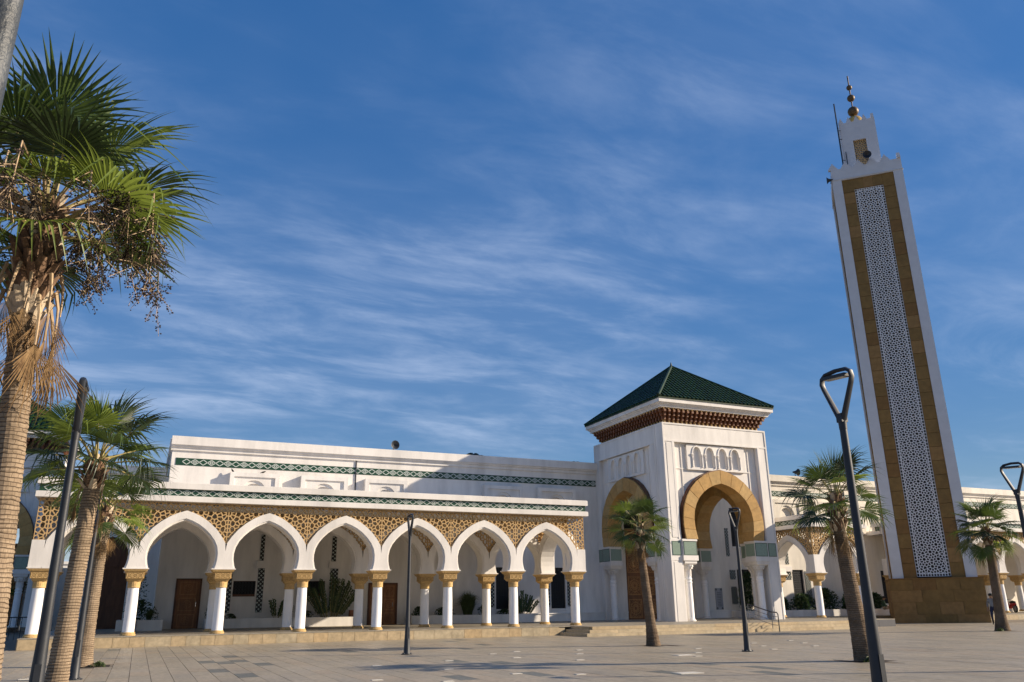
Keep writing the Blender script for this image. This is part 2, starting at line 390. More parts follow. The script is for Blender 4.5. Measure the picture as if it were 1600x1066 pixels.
def zigzag(mb, x0, x1, z0, z1, ya, yb, pitch, w):
    """white interlaced diamonds as raised strips: mb.mi must be set by the caller; depth ya(front)..yb"""
    n = max(2, round((x1 - x0) / pitch)); p = (x1 - x0) / n; zm = (z0 + z1) / 2; h = (z1 - z0) / 2
    def bar(a, b):
        dx, dz = b[0] - a[0], b[1] - a[1]; l = math.hypot(dx, dz); nx, nz = -dz / l * w / 2, dx / l * w / 2
        mb.poly([(a[0] - nx, ya, a[1] - nz), (b[0] - nx, ya, b[1] - nz), (b[0] + nx, ya, b[1] + nz), (a[0] + nx, ya, a[1] + nz)])
        mb.poly([(a[0] + nx, ya, a[1] + nz), (b[0] + nx, ya, b[1] + nz), (b[0] + nx, yb, b[1] + nz), (a[0] + nx, yb, a[1] + nz)])
        mb.poly([(a[0] - nx, yb, a[1] - nz), (b[0] - nx, yb, b[1] - nz), (b[0] - nx, ya, b[1] - nz), (a[0] - nx, ya, a[1] - nz)])
    e = .0012
    for i in range(n):
        xa = x0 + i * p; xm = xa + p / 2; xb = xa + p
        for sgn in (1, -1):
            bar((xa, zm), (xm, zm + sgn * h * .92)); bar((xm, zm + sgn * h * .92), (xb, zm))
        if i % 2:
            q = p * .22; k = h * .42
            bar((xm - q, zm), (xm, zm + k)); bar((xm, zm + k), (xm + q, zm)); bar((xm + q, zm), (xm, zm - k)); bar((xm, zm - k), (xm - q, zm))

# ---------------------------------------------------------------- ground, paving
def structure(o): o['kind'] = 'structure'; return o
g = MB(); g.poly([(-900, -900, -.06), (900, -900, -.06), (900, 1400, -.06), (-900, 1400, -.06)])
structure(g.build('ground', 'earth'))
plaza = structure(MB().box(-22, 90, -6, 80, -.055, -.008).build('plaza', 'joint'))
SW, SD = .42, 1.22
def slab_tint(i, j):
    h = random.Random(i * 7919 + j * 104729)
    if h.random() < .028 and i * SW < 14: return 6
    return h.choice((0, 0, 1, 1, 2, 3, 4, 5))
cells_ = []
def vis(x, y, margin=.04):
    d = Vector((x, y, -1.35)); w = d.dot(f)
    if w < .5: return None
    a = d.dot(rr) / w * 1259.95 + 800; b = 533 - d.dot(uu) / w * 1259.95
    return (a, b, w) if -60 < a < 1660 and b < 1100 else None
near_l = []
for i in range(-24, 170):
    for j in range(5, 34):
        x = i * SW; y = j * SD + (SD / 2 if i % 2 else 0)
        v = vis(x + SW / 2, y + SD / 2)
        if v and y < 36.6: near_l.append((v[2], i, j, x, y))
        elif y < 36.6 and y > 7 and x < 60: near_l.append((9e3 + y, i, j, x, y))
near_l.sort()
sm = [MB().box(0, SW - .012, 0, SD - .012, -.05, 0).mesh('paving_slab', p) for p in PAV]
rest = MB()
TREE_PITS = ((-1.2, 9.9), (-1.06, 15.97), (-1.15, 24.88), (16.44, 25.25), (16.16, 15.65), (36.76, 27.14))
for n_, (d_, i, j, x, y) in enumerate(near_l):
    if any(abs(x + SW / 2 - px) < .62 and abs(y + SD / 2 - py) < .75 for px, py in TREE_PITS): continue
    t = slab_tint(i, j); dz = random.Random(i * 31 + j).uniform(-.003, 0)
    if n_ < 300: inst(sm[t], 'paving_slab', plaza, T=Matrix.Translation((x, y, dz)))
    else:
        rest.mi = t; rest.box(x, x + SW - .012, y, y + SD - .012, -.05, dz)
rest.build('paving', PAV, plaza, kind='stuff')
# thin pale channel lines across the plaza and pale insets
ins = MB().box(-.11, .11, -.07, .07, 0, .010).mesh('pale_inset', 'pale')
for x, y in ((5.52, 20.81), (4.46, 16.75), (7.64, 21.52), (9.86, 23.87), (10.95, 24.58), (9.68, 21.73), (7.43, 16.69), (6.63, 18.71), (5.57, 15.73), (12.98, 24.22),
             (11.96, 22.34), (10.66, 19.89), (8.48, 15.83), (16.35, 22.61), (15.08, 20.86), (14.06, 19.46), (-2.02, 20.97), (20.2, 24.6), (19.1, 22.8), (18.0, 21.0), (22.6, 25.4), (21.6, 23.6), (20.4, 21.8)):
    inst(ins, 'pale_inset', plaza, T=Matrix.Translation((x, y, 0)))
long_ = MB().box(-.28, .28, -.18, .18, 0, .010).mesh('pale_inset', 'pale')
for x, y in ((10.5, 14.92), (14.02, 20.06)): inst(long_, 'pale_inset', plaza, T=Matrix.Translation((x, y, 0)))
pit = MB().box(-.55, .55, -.55, .55, -.05, -.004).mesh('tree_pit', 'soil')
for x, y in TREE_PITS: structure(inst(pit, 'tree_pit', None, T=Matrix.Translation((x + .1, y, 0))))

# ---------------------------------------------------------------- terrace and steps
ZF = .41
tb = MB(); tb.box(-3.95, 18.9, 36.66, 52.4, -.05, ZF - .035); tb.box(19.22, 36.2, 34.9, 52.4, -.05, ZF - .035); tb.box(36.2, 40.0, 36.14, 52.4, -.05, ZF - .035)
tb.box(40.0, 90, 44.6, 52.4, -.05, ZF - .035); tb.box(52.4, 90, 41.66, 44.6, -.05, ZF - .035); tb.box(40.0, 41.3, 38.9, 44.6, -.05, ZF - .035)
terrace = structure(tb.build('terrace', 'steps'))
fl = MB(); fl.box(-3.98, 18.9, 36.62, 52.4, ZF - .035, ZF); fl.box(18.9, 19.22, 36.62, 52.4, ZF - .035, ZF); fl.box(19.22, 36.2, 34.9, 52.4, ZF - .035, ZF); fl.box(36.2, 40.0, 36.1, 52.4, ZF - .035, ZF); fl.box(40.0, 90, 44.6, 52.4, ZF - .035, ZF); fl.box(52.4, 90, 41.62, 44.6, ZF - .035, ZF); fl.box(40.0, 41.35, 38.86, 44.6, ZF - .035, ZF)
fl.build('floor_slabs', 'floor', terrace)
x = -3.95; k = 0
while x < 18.55:
    w = rnd.choice((.55, .7, .85, .95, .6)); w = min(w, 18.58 - x)
    o = MB().box(0, w - .012, 0, .03, 0, ZF - .037).build('facing_stone', rnd.choice(('facing_a', 'facing_a', 'facing_b', 'facing_c')), terrace, T=Matrix.Translation((x, 36.63, 0))); x += w
y = 36.66
while y < 46:
    MB().box(0, .03, 0, .8 - .012, 0, ZF - .037).build('facing_stone', rnd.choice(('facing_a', 'facing_c')), terrace, T=Matrix.Translation((-3.985, y, 0))); y += .8
for q in range(3): MB().box(.005, 1.26, 0, .03, 0, ZF - .037).build('facing_stone', 'facing_shade', terrace, T=Matrix.Translation((36.2 + 1.267 * q, 36.105, 0)))  # end riser: its shade is put into the stone colour
x = 52.4
while x < 76:
    w = rnd.choice((.9, 1.1, 1.3)); MB().box(0, w - .012, 0, .03, 0, ZF - .037).build('facing_stone', rnd.choice(('facing_a', 'facing_c')), terrace, T=Matrix.Translation((x, 41.63, 0))); x += w
for q in range(3):      # steps wrap round the front and the left end of the landing
    z1 = ZF * (q + 1) / 3; xa = 18.6 + .32 * q; ya = 33.9 + .32 * q
    x = xa; first = True
    while x < 36.1:
        w = rnd.choice((1.2, 1.5, 1.35)); w = min(w, 36.15 - x)
        if q < 2: yb = ya + .60
        else: yb = ya + .35
        MB().box(0, w - .008, 0, yb - ya, 0, ZF / 3 - .002).build('step_stone', rnd.choice(('steps', 'steps', 'facing_a', 'facing_c')), terrace, T=Matrix.Translation((x, ya, z1 - ZF / 3 + (.0 if q < 2 else .003)))); x += w
    if q < 2: MB().box(xa + .002, xa + .6, ya + .6, 36.62, 0, z1 - .004).build('step_return', 'steps', terrace)
    else: MB().box(xa + .002, xa + .1, ya + .355, 36.615, .25, z1 - .002).build('step_return', 'steps', terrace)

# ---------------------------------------------------------------- arcade bay modules
S = 3.387; Hh = S / 2
IN = [(1.23, 2.98), (1.29, 3.16), (1.33, 3.38), (1.335, 3.62), (1.28, 3.88), (1.16, 4.13), (.98, 4.36), (.76, 4.57), (.51, 4.75), (.25, 4.88), (0, 4.97)]
OUT = [(Hh, 2.98), (Hh, 3.16), (Hh, 3.38), (Hh, 3.7), (1.655, 4.05), (1.48, 4.33), (1.25, 4.62), (.96, 4.88), (.64, 5.10), (.31, 5.26), (0, 5.36)]
def mirror(c): return c + [(-a, b) for a, b in c[-2::-1]]
IN2, OUT2 = mirror(IN), mirror(OUT)
LIP = [(a + (c - a) * .17, b + (d - b) * .17) for (a, b), (c, d) in zip(IN2, OUT2)]
LIP[0] = (LIP[0][0], 2.98); LIP[-1] = (LIP[-1][0], 2.98)
DEP = .86
am = MB(); am.strip(LIP, OUT2, 0, DEP); am.strip(IN2, LIP, .055, DEP - .055, False)
for sx in (-1, 1): am.box(min(sx * 1.20, sx * 1.69), max(sx * 1.20, sx * 1.69), -.03, DEP + .03, 2.965, 3.005)
am.box(-Hh, Hh, .3, DEP - .3, 5.64, 5.70)
ARCH = am.mesh('arch', 'white')
def outside(x, z):
    x = abs(x)
    if z > 5.30: return True
    for (a, b), (c, d) in zip(OUT[4:], OUT[5:]):
        if b <= z <= d: return x > a + (c - a) * (z - b) / (d - b) - .03
    return z >= 4.05 and x > .31 or z > 5.2
P_, Q_ = S / 3, 1.08
CELLS = rosette_cells(P_, Q_, 10, .205, .385, 3)
lm = MB(); lattice(lm, CELLS, P_, Q_, -Hh + .0, Hh - .0, 4.06, 5.68, .07, .15, .022, outside, ox=0, oz=4.75)
LATT = lm.mesh('lattice_panel', 'lattice')
# column pieces
SHAFT = MB().lathe([(.235, .09), (.225, .12), (.222, 1.2), (.205, 1.84)], 20).mesh('column', 'shaft', True)
BASE = MB().lathe([(.29, 0), (.295, .05), (.26, .075), (.262, .10), (.24, .13)], 20).mesh('column_base', 'tan', True)
cm = MB(); cm.lathe([(.232, 1.83), (.245, 1.85), (.235, 1.88), (.24, 2.06), (.27, 2.10)], 20)
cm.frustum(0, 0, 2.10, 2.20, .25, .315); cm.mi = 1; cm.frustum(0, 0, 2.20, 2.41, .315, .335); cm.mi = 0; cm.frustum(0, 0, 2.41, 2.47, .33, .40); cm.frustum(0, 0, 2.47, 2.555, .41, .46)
def ring_relief(mb, cx_, cz, rad, w, y, T):
    mb.T = T; n = 12
    for i in range(n):
        a, b = 2 * math.pi * i / n, 2 * math.pi * (i + 1) / n
        pi_, po = rad - w, rad + w
        p = [(cx_ + pi_ * math.cos(a), y, cz + pi_ * math.sin(a)), (cx_ + pi_ * math.cos(b), y, cz + pi_ * math.sin(b)), (cx_ + po * math.cos(b), y, cz + po * math.sin(b)), (cx_ + po * math.cos(a), y, cz + po * math.sin(a))]
        mb.poly([p[1], p[0], p[3], p[2]])
        for u, v in ((p[3], p[2]), (p[1], p[0])):
            mb.poly([u, v, (v[0], y + .03, v[2]), (u[0], y + .03, u[2])])
    mb.T = None
for qd in range(4):
    T = Matrix.Rotation(qd * math.pi / 2, 4, 'Z')
    for cx_ in (-.2, 0, .2):
        ring_relief(cm, cx_, 2.305, .078, .014, -.352, T); ring_relief(cm, cx_, 2.305, .03, .012, -.352, T)
    cm.T = T
    for cx_ in (-.3, -.1, .1, .3): cm.box(cx_ - .012, cx_ + .012, -.350, -.32, 2.21, 2.40)
    cm.box(-.33, .33, -.352, -.31, 2.195, 2.215); cm.box(-.33, .33, -.353, -.31, 2.395, 2.415)
    cm.T = None
CAP = cm.mesh('capital', ['tan', 'tan_shade'])
def column(par, x, y, z=0):
    c = inst(SHAFT, 'column', par, T=Tm(x, y, z + ZF)); inst(BASE, 'column_base', c); inst(CAP, 'capital', c); return c
def entab(name_par, L_, proud=0, z=0, ends=True, T=None, x0=0):
    """cornice with a green tile band over a front of length L_ starting at local x0; front plane y=0"""
    m = MB(); m.box(x0 - .12, x0 + L_ + .12, -.26, DEP + .1, z + 5.70, z + 5.92); m.box(x0 - .08, x0 + L_ + .08, -.20, DEP + .1, z + 5.92, z + 5.935)
    m.box(x0 - .02, x0 + L_ + .02, -.10, DEP + .1, z + 5.935, z + 6.225); m.box(x0 - .12, x0 + L_ + .12, -.24, DEP + .1, z + 6.225, z + 6.47)
    m.box(x0 - .09, x0 + L_ + .09, -.21, DEP + .1, z + 6.47, z + 6.49)
    m.build('cornice', 'white', name_par, T=T)
    b = MB(); b.box(x0 - .03, x0 + L_ + .03, -.125, -.11, z + 5.938, z + 6.222); b.mi = 1
    zigzag(b, x0 + .12, x0 + L_ - .12, z + 5.955, z + 6.205, -.14, -.1255, .345, .028)
    b.build('tile_band', ['green_dk', 'inlay'], name_par, T=T)

YF = 37.27; X0c = -3.651; YC = 37.70
arc = thing('arcade', 'long white arcade of seven pointed arches on short columns, left of the gate tower', 'arcade')
for k in range(7):
    xm = X0c + (k + .5) * S
    inst(ARCH, 'arch', arc, T=Tm(xm, YF)); inst(LATT, 'lattice_panel', arc, T=Tm(xm, YF))
    inst(ARCH, 'arch', arc, T=Tm(xm, YF + 3.5)); inst(LATT, 'lattice_panel', arc, T=Tm(xm, YF + 3.5))
for k in range(8):
    column(arc, X0c + k * S, YC); column(arc, X0c + k * S, YC + 3.5)
for xx in (X0c - .46, X0c + 7 * S):
    for yy in (YF, YF + 3.5):
        MB().box(xx, xx + .46, yy, yy + DEP, 2.98, 4.05).box(xx - .03, xx + .49, yy - .03, yy + DEP + .03, 2.965, 3.005).build('end_block', 'white', arc)
el_ = MB()
lattice(el_, CELLS, P_, Q_, -.44, 0, 4.06, 5.68, .07, .15, .022, None, ox=Hh, oz=4.75)
EL = el_.mesh('lattice_panel', 'lattice')
for yy in (YF, YF + 3.5):
    inst(EL, 'lattice_panel', arc, T=Tm(X0c, yy)); inst(EL, 'lattice_panel', arc, T=Tm(X0c + 7 * S + .44, yy))
# cross arches between the two rows, at both ends
for xx in (X0c - .40, X0c + 7 * S - .43):
    T = Matrix.Translation((xx, YC + 1.75, 0)) @ Matrix.Rotation(math.pi / 2, 4, 'Z') @ Matrix.Scale(.99, 4, (1, 0, 0)) @ Matrix.Translation((0, -DEP, 0))
    inst(ARCH, 'arch', arc, T=T); inst(LATT, 'lattice_panel', arc, T=T @ Matrix.Translation((0, .6, 0)))
entab(arc, 7 * S + .92, T=Tm(X0c - .46, YF))
rm = MB()       # roof with open slots that let the light patches in
rm.box(X0c - .5, X0c + 7 * S + .5, YF + .97, YF + 1.15, 5.72, 6.0)
for k in range(8):
    xx = X0c + k * S; rm.box(xx - .62, xx + .62, YF + 1.15, YF + 1.62, 5.72, 6.0)
rm.box(X0c - .5, X0c + 7 * S + .5, YF + 1.62, 48.9, 5.72, 6.0)
rm.build('roof', 'white', arc)

def pavilion(label, x, y, z, rz=0, n=1, deep=2, sc=1.0):
    p = thing('side_pavilion', label, 'pavilion', (x, y, z), rz); p.scale = (sc,) * 3
    for k in range(n):
        inst(ARCH, 'arch', p, T=Tm((k + .5) * S, -.43)); inst(LATT, 'lattice_panel', p, T=Tm((k + .5) * S, -.43))
    for k in range(n + 1): column(p, k * S, 0)
    T = Matrix.Translation((0, 0, 0)) @ Matrix.Rotation(-math.pi / 2, 4, 'Z')
    T = Matrix(((0, 1, 0, -.43), (-1, 0, 0, Hh), (0, 0, 1, 0), (0, 0, 0, 1)))     # local front faces -x
    for k in range(deep):
        Tk = Matrix.Translation((0, k * S, 0)) @ T
        inst(ARCH, 'arch', p, T=Tk); inst(LATT, 'lattice_panel', p, T=Tk)
        column(p, 0, (k + 1) * S)
    MB().box(-.435, .3, -.435, .3, 2.978, 4.05).build('end_block', 'white', p); MB().box(n * S, n * S + .46, -.43, .43, 2.98, 4.05).build('end_block', 'white', p)
    e2 = MB(); lattice(e2, CELLS, P_, Q_, -.36, 0, 4.06, 5.68, .07, .15, .022, None, ox=Hh, oz=4.75); e2m = e2.mesh('lattice_panel', 'lattice')
    inst(e2m, 'lattice_panel', p, T=Tm(0, -.43)); inst(EL, 'lattice_panel', p, T=Tm(n * S + .44, -.43))
    e3 = Matrix(((0, 1, 0, -.43), (-1, 0, 0, 0), (0, 0, 1, 0), (0, 0, 0, 1)))
    inst(e2m, 'lattice_panel', p, T=e3 @ Matrix.Translation((.36, 0, 0)))
    entab(p, n * S + .86, T=Tm(-.40, -.43)); entab(p, deep * S + .3, T=Matrix(((0, 1, 0, -.40), (-1, 0, 0, deep * S + .35), (0, 0, 1, 0), (0, 0, 0, 1))))
    MB().box(-.3, n * S + .4, .5, 9.0 if deep > 1 else 3.8, 5.72, 6.0).build('roof', 'white', p)
    return p
pavilion('small arcaded side pavilion with one front arch, just right of the gate tower', 37.62, 39.36, .08, 0, 1, 1)
pavilion('arcaded side pavilion mostly hidden behind the minaret, its lattice edge showing at left', 52.9, 47.4, -.04, 0, 1, 0, 1.12)
far = thing('arcade', 'distant white arcade with tan lattice right of the minaret, behind the far right palm', 'arcade', (55.9, 43.57, .0))
far.scale = (1.12,) * 3
XF, YFf = 0, 0
for k in range(5):
    inst(ARCH, 'arch', far, T=Tm(XF + (k + .5) * S, YFf - .43)); inst(LATT, 'lattice_panel', far, T=Tm(XF + (k + .5) * S, YFf - .43))
    inst(ARCH, 'arch', far, T=Tm(XF + (k + .5) * S, YFf + 3.07))
for k in range(6): column(far, XF + k * S, YFf); column(far, XF + k * S, YFf + 3.5)
entab(far, 5 * S, T=Tm(XF, YFf - .43))
MB().box(XF, XF + 5 * S, YFf + .6, YFf + 4.2, 5.72, 6.0).build('roof', 'white', far)

# ---------------------------------------------------------------- main building
bld = thing('mosque_hall', 'long low white hall with green diamond tile band and stepped cornice behind the arcade', 'building', (0, 0, 0))
def wallbox(x0, x1, y0, y1, z0, z1, name='wall', m='white'): return MB().box(x0, x1, y0, y1, z0, z1).build(name, m, bld)
YW = 49.0
# the back wall inside the arcade has real openings: built from pieces around them
def wall_with_holes(x0, x1, z0, z1, y, th, holes, m='white'):
    mb = MB(); xs = sorted({x0, x1, *[h[0] for h in holes], *[h[1] for h in holes]})
    for a, b in zip(xs, xs[1:]):
        hs_ = sorted([(h[2], h[3]) for h in holes if h[0] <= a + 1e-6 and h[1] >= b - 1e-6]); z = z0
        for c, d in hs_:
            if c > z: mb.box(a, b, y, y + th, z, c)
            z = d
        if z < z1: mb.box(a, b, y, y + th, z, z1)
    return mb.build('wall', m, bld)
holesL = [(1.72, 3.05, .3, 2.98), (12.3, 14.1, .3, 2.75), (4.68, 5.88, 2.14, 2.86), (8.72, 9.75, 2.15, 2.86), (20.48, 21.41, 1.17, 3.72), (24.35, 25.42, 1.17, 3.72), (29.9, 34.0, .3, 7.3)]
wall_with_holes(.95, 35.9, .3, 10.2, YW, .4, holesL)
holesR = [(39.4, 40.6, 1.2, 3.7), (39.2, 40.4, 5.3, 8.1), (44.5, 45.6, 1.2, 3.7), (53.5, 54.6, 1.2, 3.7)]
wall_with_holes(35.9, 90, .3, 10.2, YW, .4, holesR, 'warmlit_white')
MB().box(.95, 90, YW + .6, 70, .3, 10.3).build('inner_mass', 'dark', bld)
MB().box(.75, 1.1, YW + .002, 70, .3, 10.2).build('side_wall', 'white', bld)
def main_cornice(x0, x1, m):
    c = MB(); c.box(x0 - .0, x1, YW - .10, YW + .5, 9.95, 10.14); c.box(x0 - .0, x1, YW - .2, YW + .5, 10.14, 10.24); c.box(x0, x1, YW - .3, YW + .6, 10.24, 10.72)
    c.build('cornice', m, bld)
main_cornice(.66, 28.02, 'white'); main_cornice(35.95, 90, 'warmlit_white')
c = MB(); c.box(.60, .95, YW + .6, 70, 10.24, 10.72); c.box(.80, .95, YW - .0, 70, 9.9, 10.24); c.build('cornice', 'white', bld)
for x0, x1, m in ((.98, 28.0, 'white'), (36.0, 90, 'warmlit_white')):
    b = MB(); b.box(x0, x1, YW - .02, YW, 9.12, 9.53); b.mi = 1; zigzag(b, x0 + .35, x1, 9.16, 9.49, YW - .034, YW - .0205, .445, .042)
    b.build('tile_band', ['green_dk', 'inlay'], bld)
MB().box(11.2, 11.26, YW - .06, YW, 6.3, 10.72).build('rain_pipe', 'iron', bld)
MB().box(0, .05, 0, .06, .9, 10.2).build('rain_pipe', 'iron', bld, T=Matrix.Translation((50.7, YW - .07, 0)))
# framed blind arches below the band
def pointed(cx_, z0, zs, w, za, n=6):
    """outline points from the right springer over the apex to the left springer"""
    pts = [(cx_ + w, z0)]
    for i in range(n + 1):
        t = i / n * math.pi / 2
        pts.append((cx_ + w * math.cos(t) ** .9, zs + (za - zs) * math.sin(t) ** 1.08))
    r_ = pts[:]; l_ = [(2 * cx_ - a, b) for a, b in pts[:-1]][::-1]
    return r_ + l_
def frame_window(x0, x1, y, m='white'):
    z0, z1 = 6.4, 8.83; w = (x1 - x0); cx_ = (x0 + x1) / 2
    A = pointed(cx_, z0, 7.5, w * .27, 8.42); A2 = pointed(cx_, z0, 7.5, w * .27 - .12, 8.24)
    B = [(x1 - .26, z0)] + [(x1 - .26, min(max(p[1], z0), z1 - .27)) for p in A[1:len(A) // 2]] + [(cx_, z1 - .27)] + [(x0 + .26, min(max(p[1], z0), z1 - .27)) for p in A[len(A) // 2 + 1:-1]] + [(x0 + .26, z0)]
    mb = MB(); mb.box(x0, x0 + .24, y - .42, y - .001, z0, z1); mb.box(x1 - .24, x1, y - .42, y - .001, z0, z1); mb.box(x0 + .24, x1 - .24, y - .42, y - .001, z1 - .24, z1)
    B = []
    for i, p in enumerate(A):
        if i == len(A) // 2: B.append((cx_, z1 - .24))
        elif i < len(A) // 2: B.append((x1 - .24, p[1]))
        else: B.append((x0 + .24, p[1]))
    mb.strip(A, B, y - .33, y - .2)
    mb.poly([(x1 - .24, y - .33, A[len(A) // 2 - 1][1]), (x1 - .24, y - .33, z1 - .24), (cx_, y - .33, z1 - .24)]); mb.poly([(cx_, y - .33, z1 - .24), (x0 + .24, y - .33, z1 - .24), (x0 + .24, y - .33, A[len(A) // 2 + 1][1])])
    mb.strip(A2, A, y - .24, y - .10)
    mb.box(x0 + .2, x1 - .2, y - .08, y - .002, z0, z1 - .2)
    return mb.build('blind_arch', m, bld)
for x0, x1 in ((3.93, 6.68), (7.92, 10.7), (11.75, 14.4), (19.55, 22.27), (23.39, 26.2)): frame_window(x0, x1, YW)
for x0 in (43.0, 47.3, 51.6, 56, 60.5): frame_window(x0, x0 + 2.8, YW, 'warmlit_white')
# skirting / bench ledge
MB().box(22.6, 29.8, 48.55, YW, ZF, .85).build('bench_ledge', 'white', bld); MB().box(22.5, 29.8, 48.50, YW - .002, .85, .91).build('bench_ledge', 'white', bld)
MB().box(36.1, 43, 48.55, YW, ZF, .85).build('bench_ledge', 'white', bld); MB().box(36.1, 43.05, 48.50, YW - .002, .85, .91).build('bench_ledge', 'white', bld)
MB().box(23.6, 24.3, 48.53, 48.549, .5, .74).build('meter_cover', 'white', bld)
def door(x0, x1, z0, z1, y, m, par, cols=1, rows=3, label=None, star=False):
    w, h = x1 - x0, z1 - z0
    d = MB().box(0, w, 0, .07, 0, h).build('door', m, par, T=Matrix.Translation((x0, y, z0)), label=label)
    fr = MB(); fr.box(-.09, 0, -.08, .1, 0, h + .09); fr.box(w, w + .09, -.08, .1, 0, h + .09); fr.box(0, w, -.08, .1, h, h + .09)
    fr.build('frame', 'wood_dk' if m != 'wood_gate' else 'wood_lt', d)
    cw, rh = w / cols, h / rows
    for i in range(cols):
        for j in range(rows):
            pm = MB(); a, b, c_, e = i * cw + cw * .12, (i + 1) * cw - cw * .12, j * rh + rh * .09, (j + 1) * rh - rh * .09
            pm.box(a, b, -.025, -.001, c_, c_ + .05); pm.box(a, b, -.025, -.001, e - .05, e); pm.box(a, a + .05, -.025, -.001, c_ + .05, e - .05); pm.box(b - .05, b, -.025, -.001, c_ + .05, e - .05)
            ccx, ccz = (a + b) / 2, (c_ + e) / 2; rad = min(b - a, e - c_) * (.40 if star else .3)
            for q in range(16 if star else 8):
                t = q * math.pi * 2 / (16 if star else 8); r1_, r2_ = rad * .25, rad
                pm.T = Matrix.Translation((ccx, -.012, ccz)) @ Matrix.Rotation(t, 4, 'Y'); pm.box(r1_, r2_, -.014, .01, -rad * .05, rad * .05); pm.T = None
            ring_relief(pm, ccx, ccz, rad, rad * .06, -.03, None)
            if star:
                ring_relief(pm, ccx, ccz, rad * .6, rad * .05, -.03, None)
                nz = max(2, int((e - c_) / .22)); nx = max(2, int((b - a) / .22))
                for ii in range(nx + 1):
                    for jj in range(nz + 1):
                        px, pz = a + .08 + (b - a - .16) * ii / nx, c_ + .08 + (e - c_ - .16) * jj / nz
                        if math.hypot(px - ccx, pz - ccz) > rad * 1.1: ring_relief(pm, px, pz, .07, .014, -.022, None)
            pm.build('door_panel', 'wood_mid' if m != 'wood_gate' else 'wood_lt', d)
    MB().tube([(w * .88, -.06, h * .45), (w * .88, -.06, h * .55)], .02).build('handle', 'steel', d)
    return d
door(1.81, 2.96, ZF - .02, 2.90, YW + .03, 'wood', bld, label='carved brown wooden door in the white wall behind the second arch')
door(12.4, 14.0, ZF - .02, 2.67, YW + .03, 'wood', bld, cols=2, label='brown double door behind the fifth arch, one leaf paler')
# zellige strips and little dark windows
def zellige(x0, x1, z0, z1, y, seed=0):
    m_ = MB(); m_.box(x0, x1, y - .03, y - .001, z0, z1); m_.mi = 1; rg = random.Random(seed)
    nx = max(2, round((x1 - x0) / .11)); nz = round((z1 - z0) / .11); sx = (x1 - x0) / nx; sz = (z1 - z0) / nz
    for i in range(nx):
        for j in range(nz):
            if (i + j) % 2: continue
            cx_, cz = x0 + (i + .5) * sx, z0 + (j + .5) * sz; a = .5 * sx; b = .5 * sz
            m_.poly([(cx_ - a, y - .034, cz), (cx_, y - .034, cz - b), (cx_ + a, y - .034, cz), (cx_, y - .034, cz + b)])
    return m_.build('zellige_panel', ['black', 'inlay'], bld)
for i, (x0, x1, z0, z1) in enumerate(((4.22, 4.60, 1.19, 3.55), (5.97, 6.31, 1.19, 3.55), (5.99, 6.2, 3.97, 5.4), (10.03, 10.47, 1.19, 3.55), (10.05, 10.3, 3.97, 5.4), (8.2, 8.6, 1.19, 3.55),
                                      (20.02, 20.36, 1.3, 2.9), (21.5, 21.91, 1.3, 2.9), (23.9, 24.24, 1.3, 2.9), (25.53, 25.88, 1.3, 2.9), (38.75, 39.25, 1.3, 2.5), (38.75, 39.25, 3.0, 3.65), (40.75, 41.2, 1.3, 2.5), (40.75, 41.2, 3.0, 3.65),
                                      (38.6, 38.9, 4.6, 6.6), (43.85, 44.4, 3.0, 3.6), (43.9, 44.3, 4.1, 5.4), (45.7, 46.2, 1.3, 3.6))): zellige(x0, x1, z0, z1, YW, i)
for x0, x1 in ((5.85, 6.45), (9.9, 10.6), (43.75, 44.45)): MB().box(x0, x1, YW - .12, YW - .001, 3.57, 3.95).build('corbel_block', 'white', bld)
def grille(x0, x1, z0, z1, y, nm='window'):
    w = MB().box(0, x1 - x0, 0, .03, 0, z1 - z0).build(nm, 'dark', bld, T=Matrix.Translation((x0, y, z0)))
    fr = MB(); W, H_ = x1 - x0, z1 - z0
    fr.box(-.07, 0, -.14, .0, -.07, H_ + .07); fr.box(W, W + .07, -.14, 0, -.07, H_ + .07); fr.box(0, W, -.14, 0, H_, H_ + .07); fr.box(0, W, -.2, 0, -.12, 0)
    fr.build('frame', 'white' if H_ > 1 else 'wood_dk', w)
    gr = MB(); n = max(3, int(W / .16)); k = max(3, int(H_ / .16))
    for i in range(1, n): gr.box(W * i / n - .01, W * i / n + .01, -.06, -.04, 0, H_)
    for j in range(1, k): gr.box(0, W, -.058, -.038, H_ * j / k - .01, H_ * j / k + .01)
    for i in range(n):
        for j in range(k): ring_relief(gr, W * (i + .5) / n, H_ * (j + .5) / k, .055, .008, -.062, None)
    gr.build('iron_grille', 'iron', w); return w
for h in holesL[2:6] + holesR: grille(h[0] + .01, h[1] - .01, h[2] + .01, h[3] - .01, YW + .16)
# carved plaque beside the gate
pq = MB().box(0, .62, -.03, 0, 0, 1.45).build('plaque', 'marble', bld, T=Matrix.Translation((37.3, YW - .001, .95)), label='grey inscribed stone plaque by the porch')
pl_ = MB()
for j in range(9):
    w = .40 - .05 * (j % 3); pl_.box(.31 - w / 2, .31 + w / 2, -.034, -.0301, .24 + j * .11, .262 + j * .11)
for sx in (.09, .53):
    for z in (.09, 1.36): ring_relief(pl_, sx, z, .05, .02, -.036, None)
pl_.build('inscription', 'black', pq)
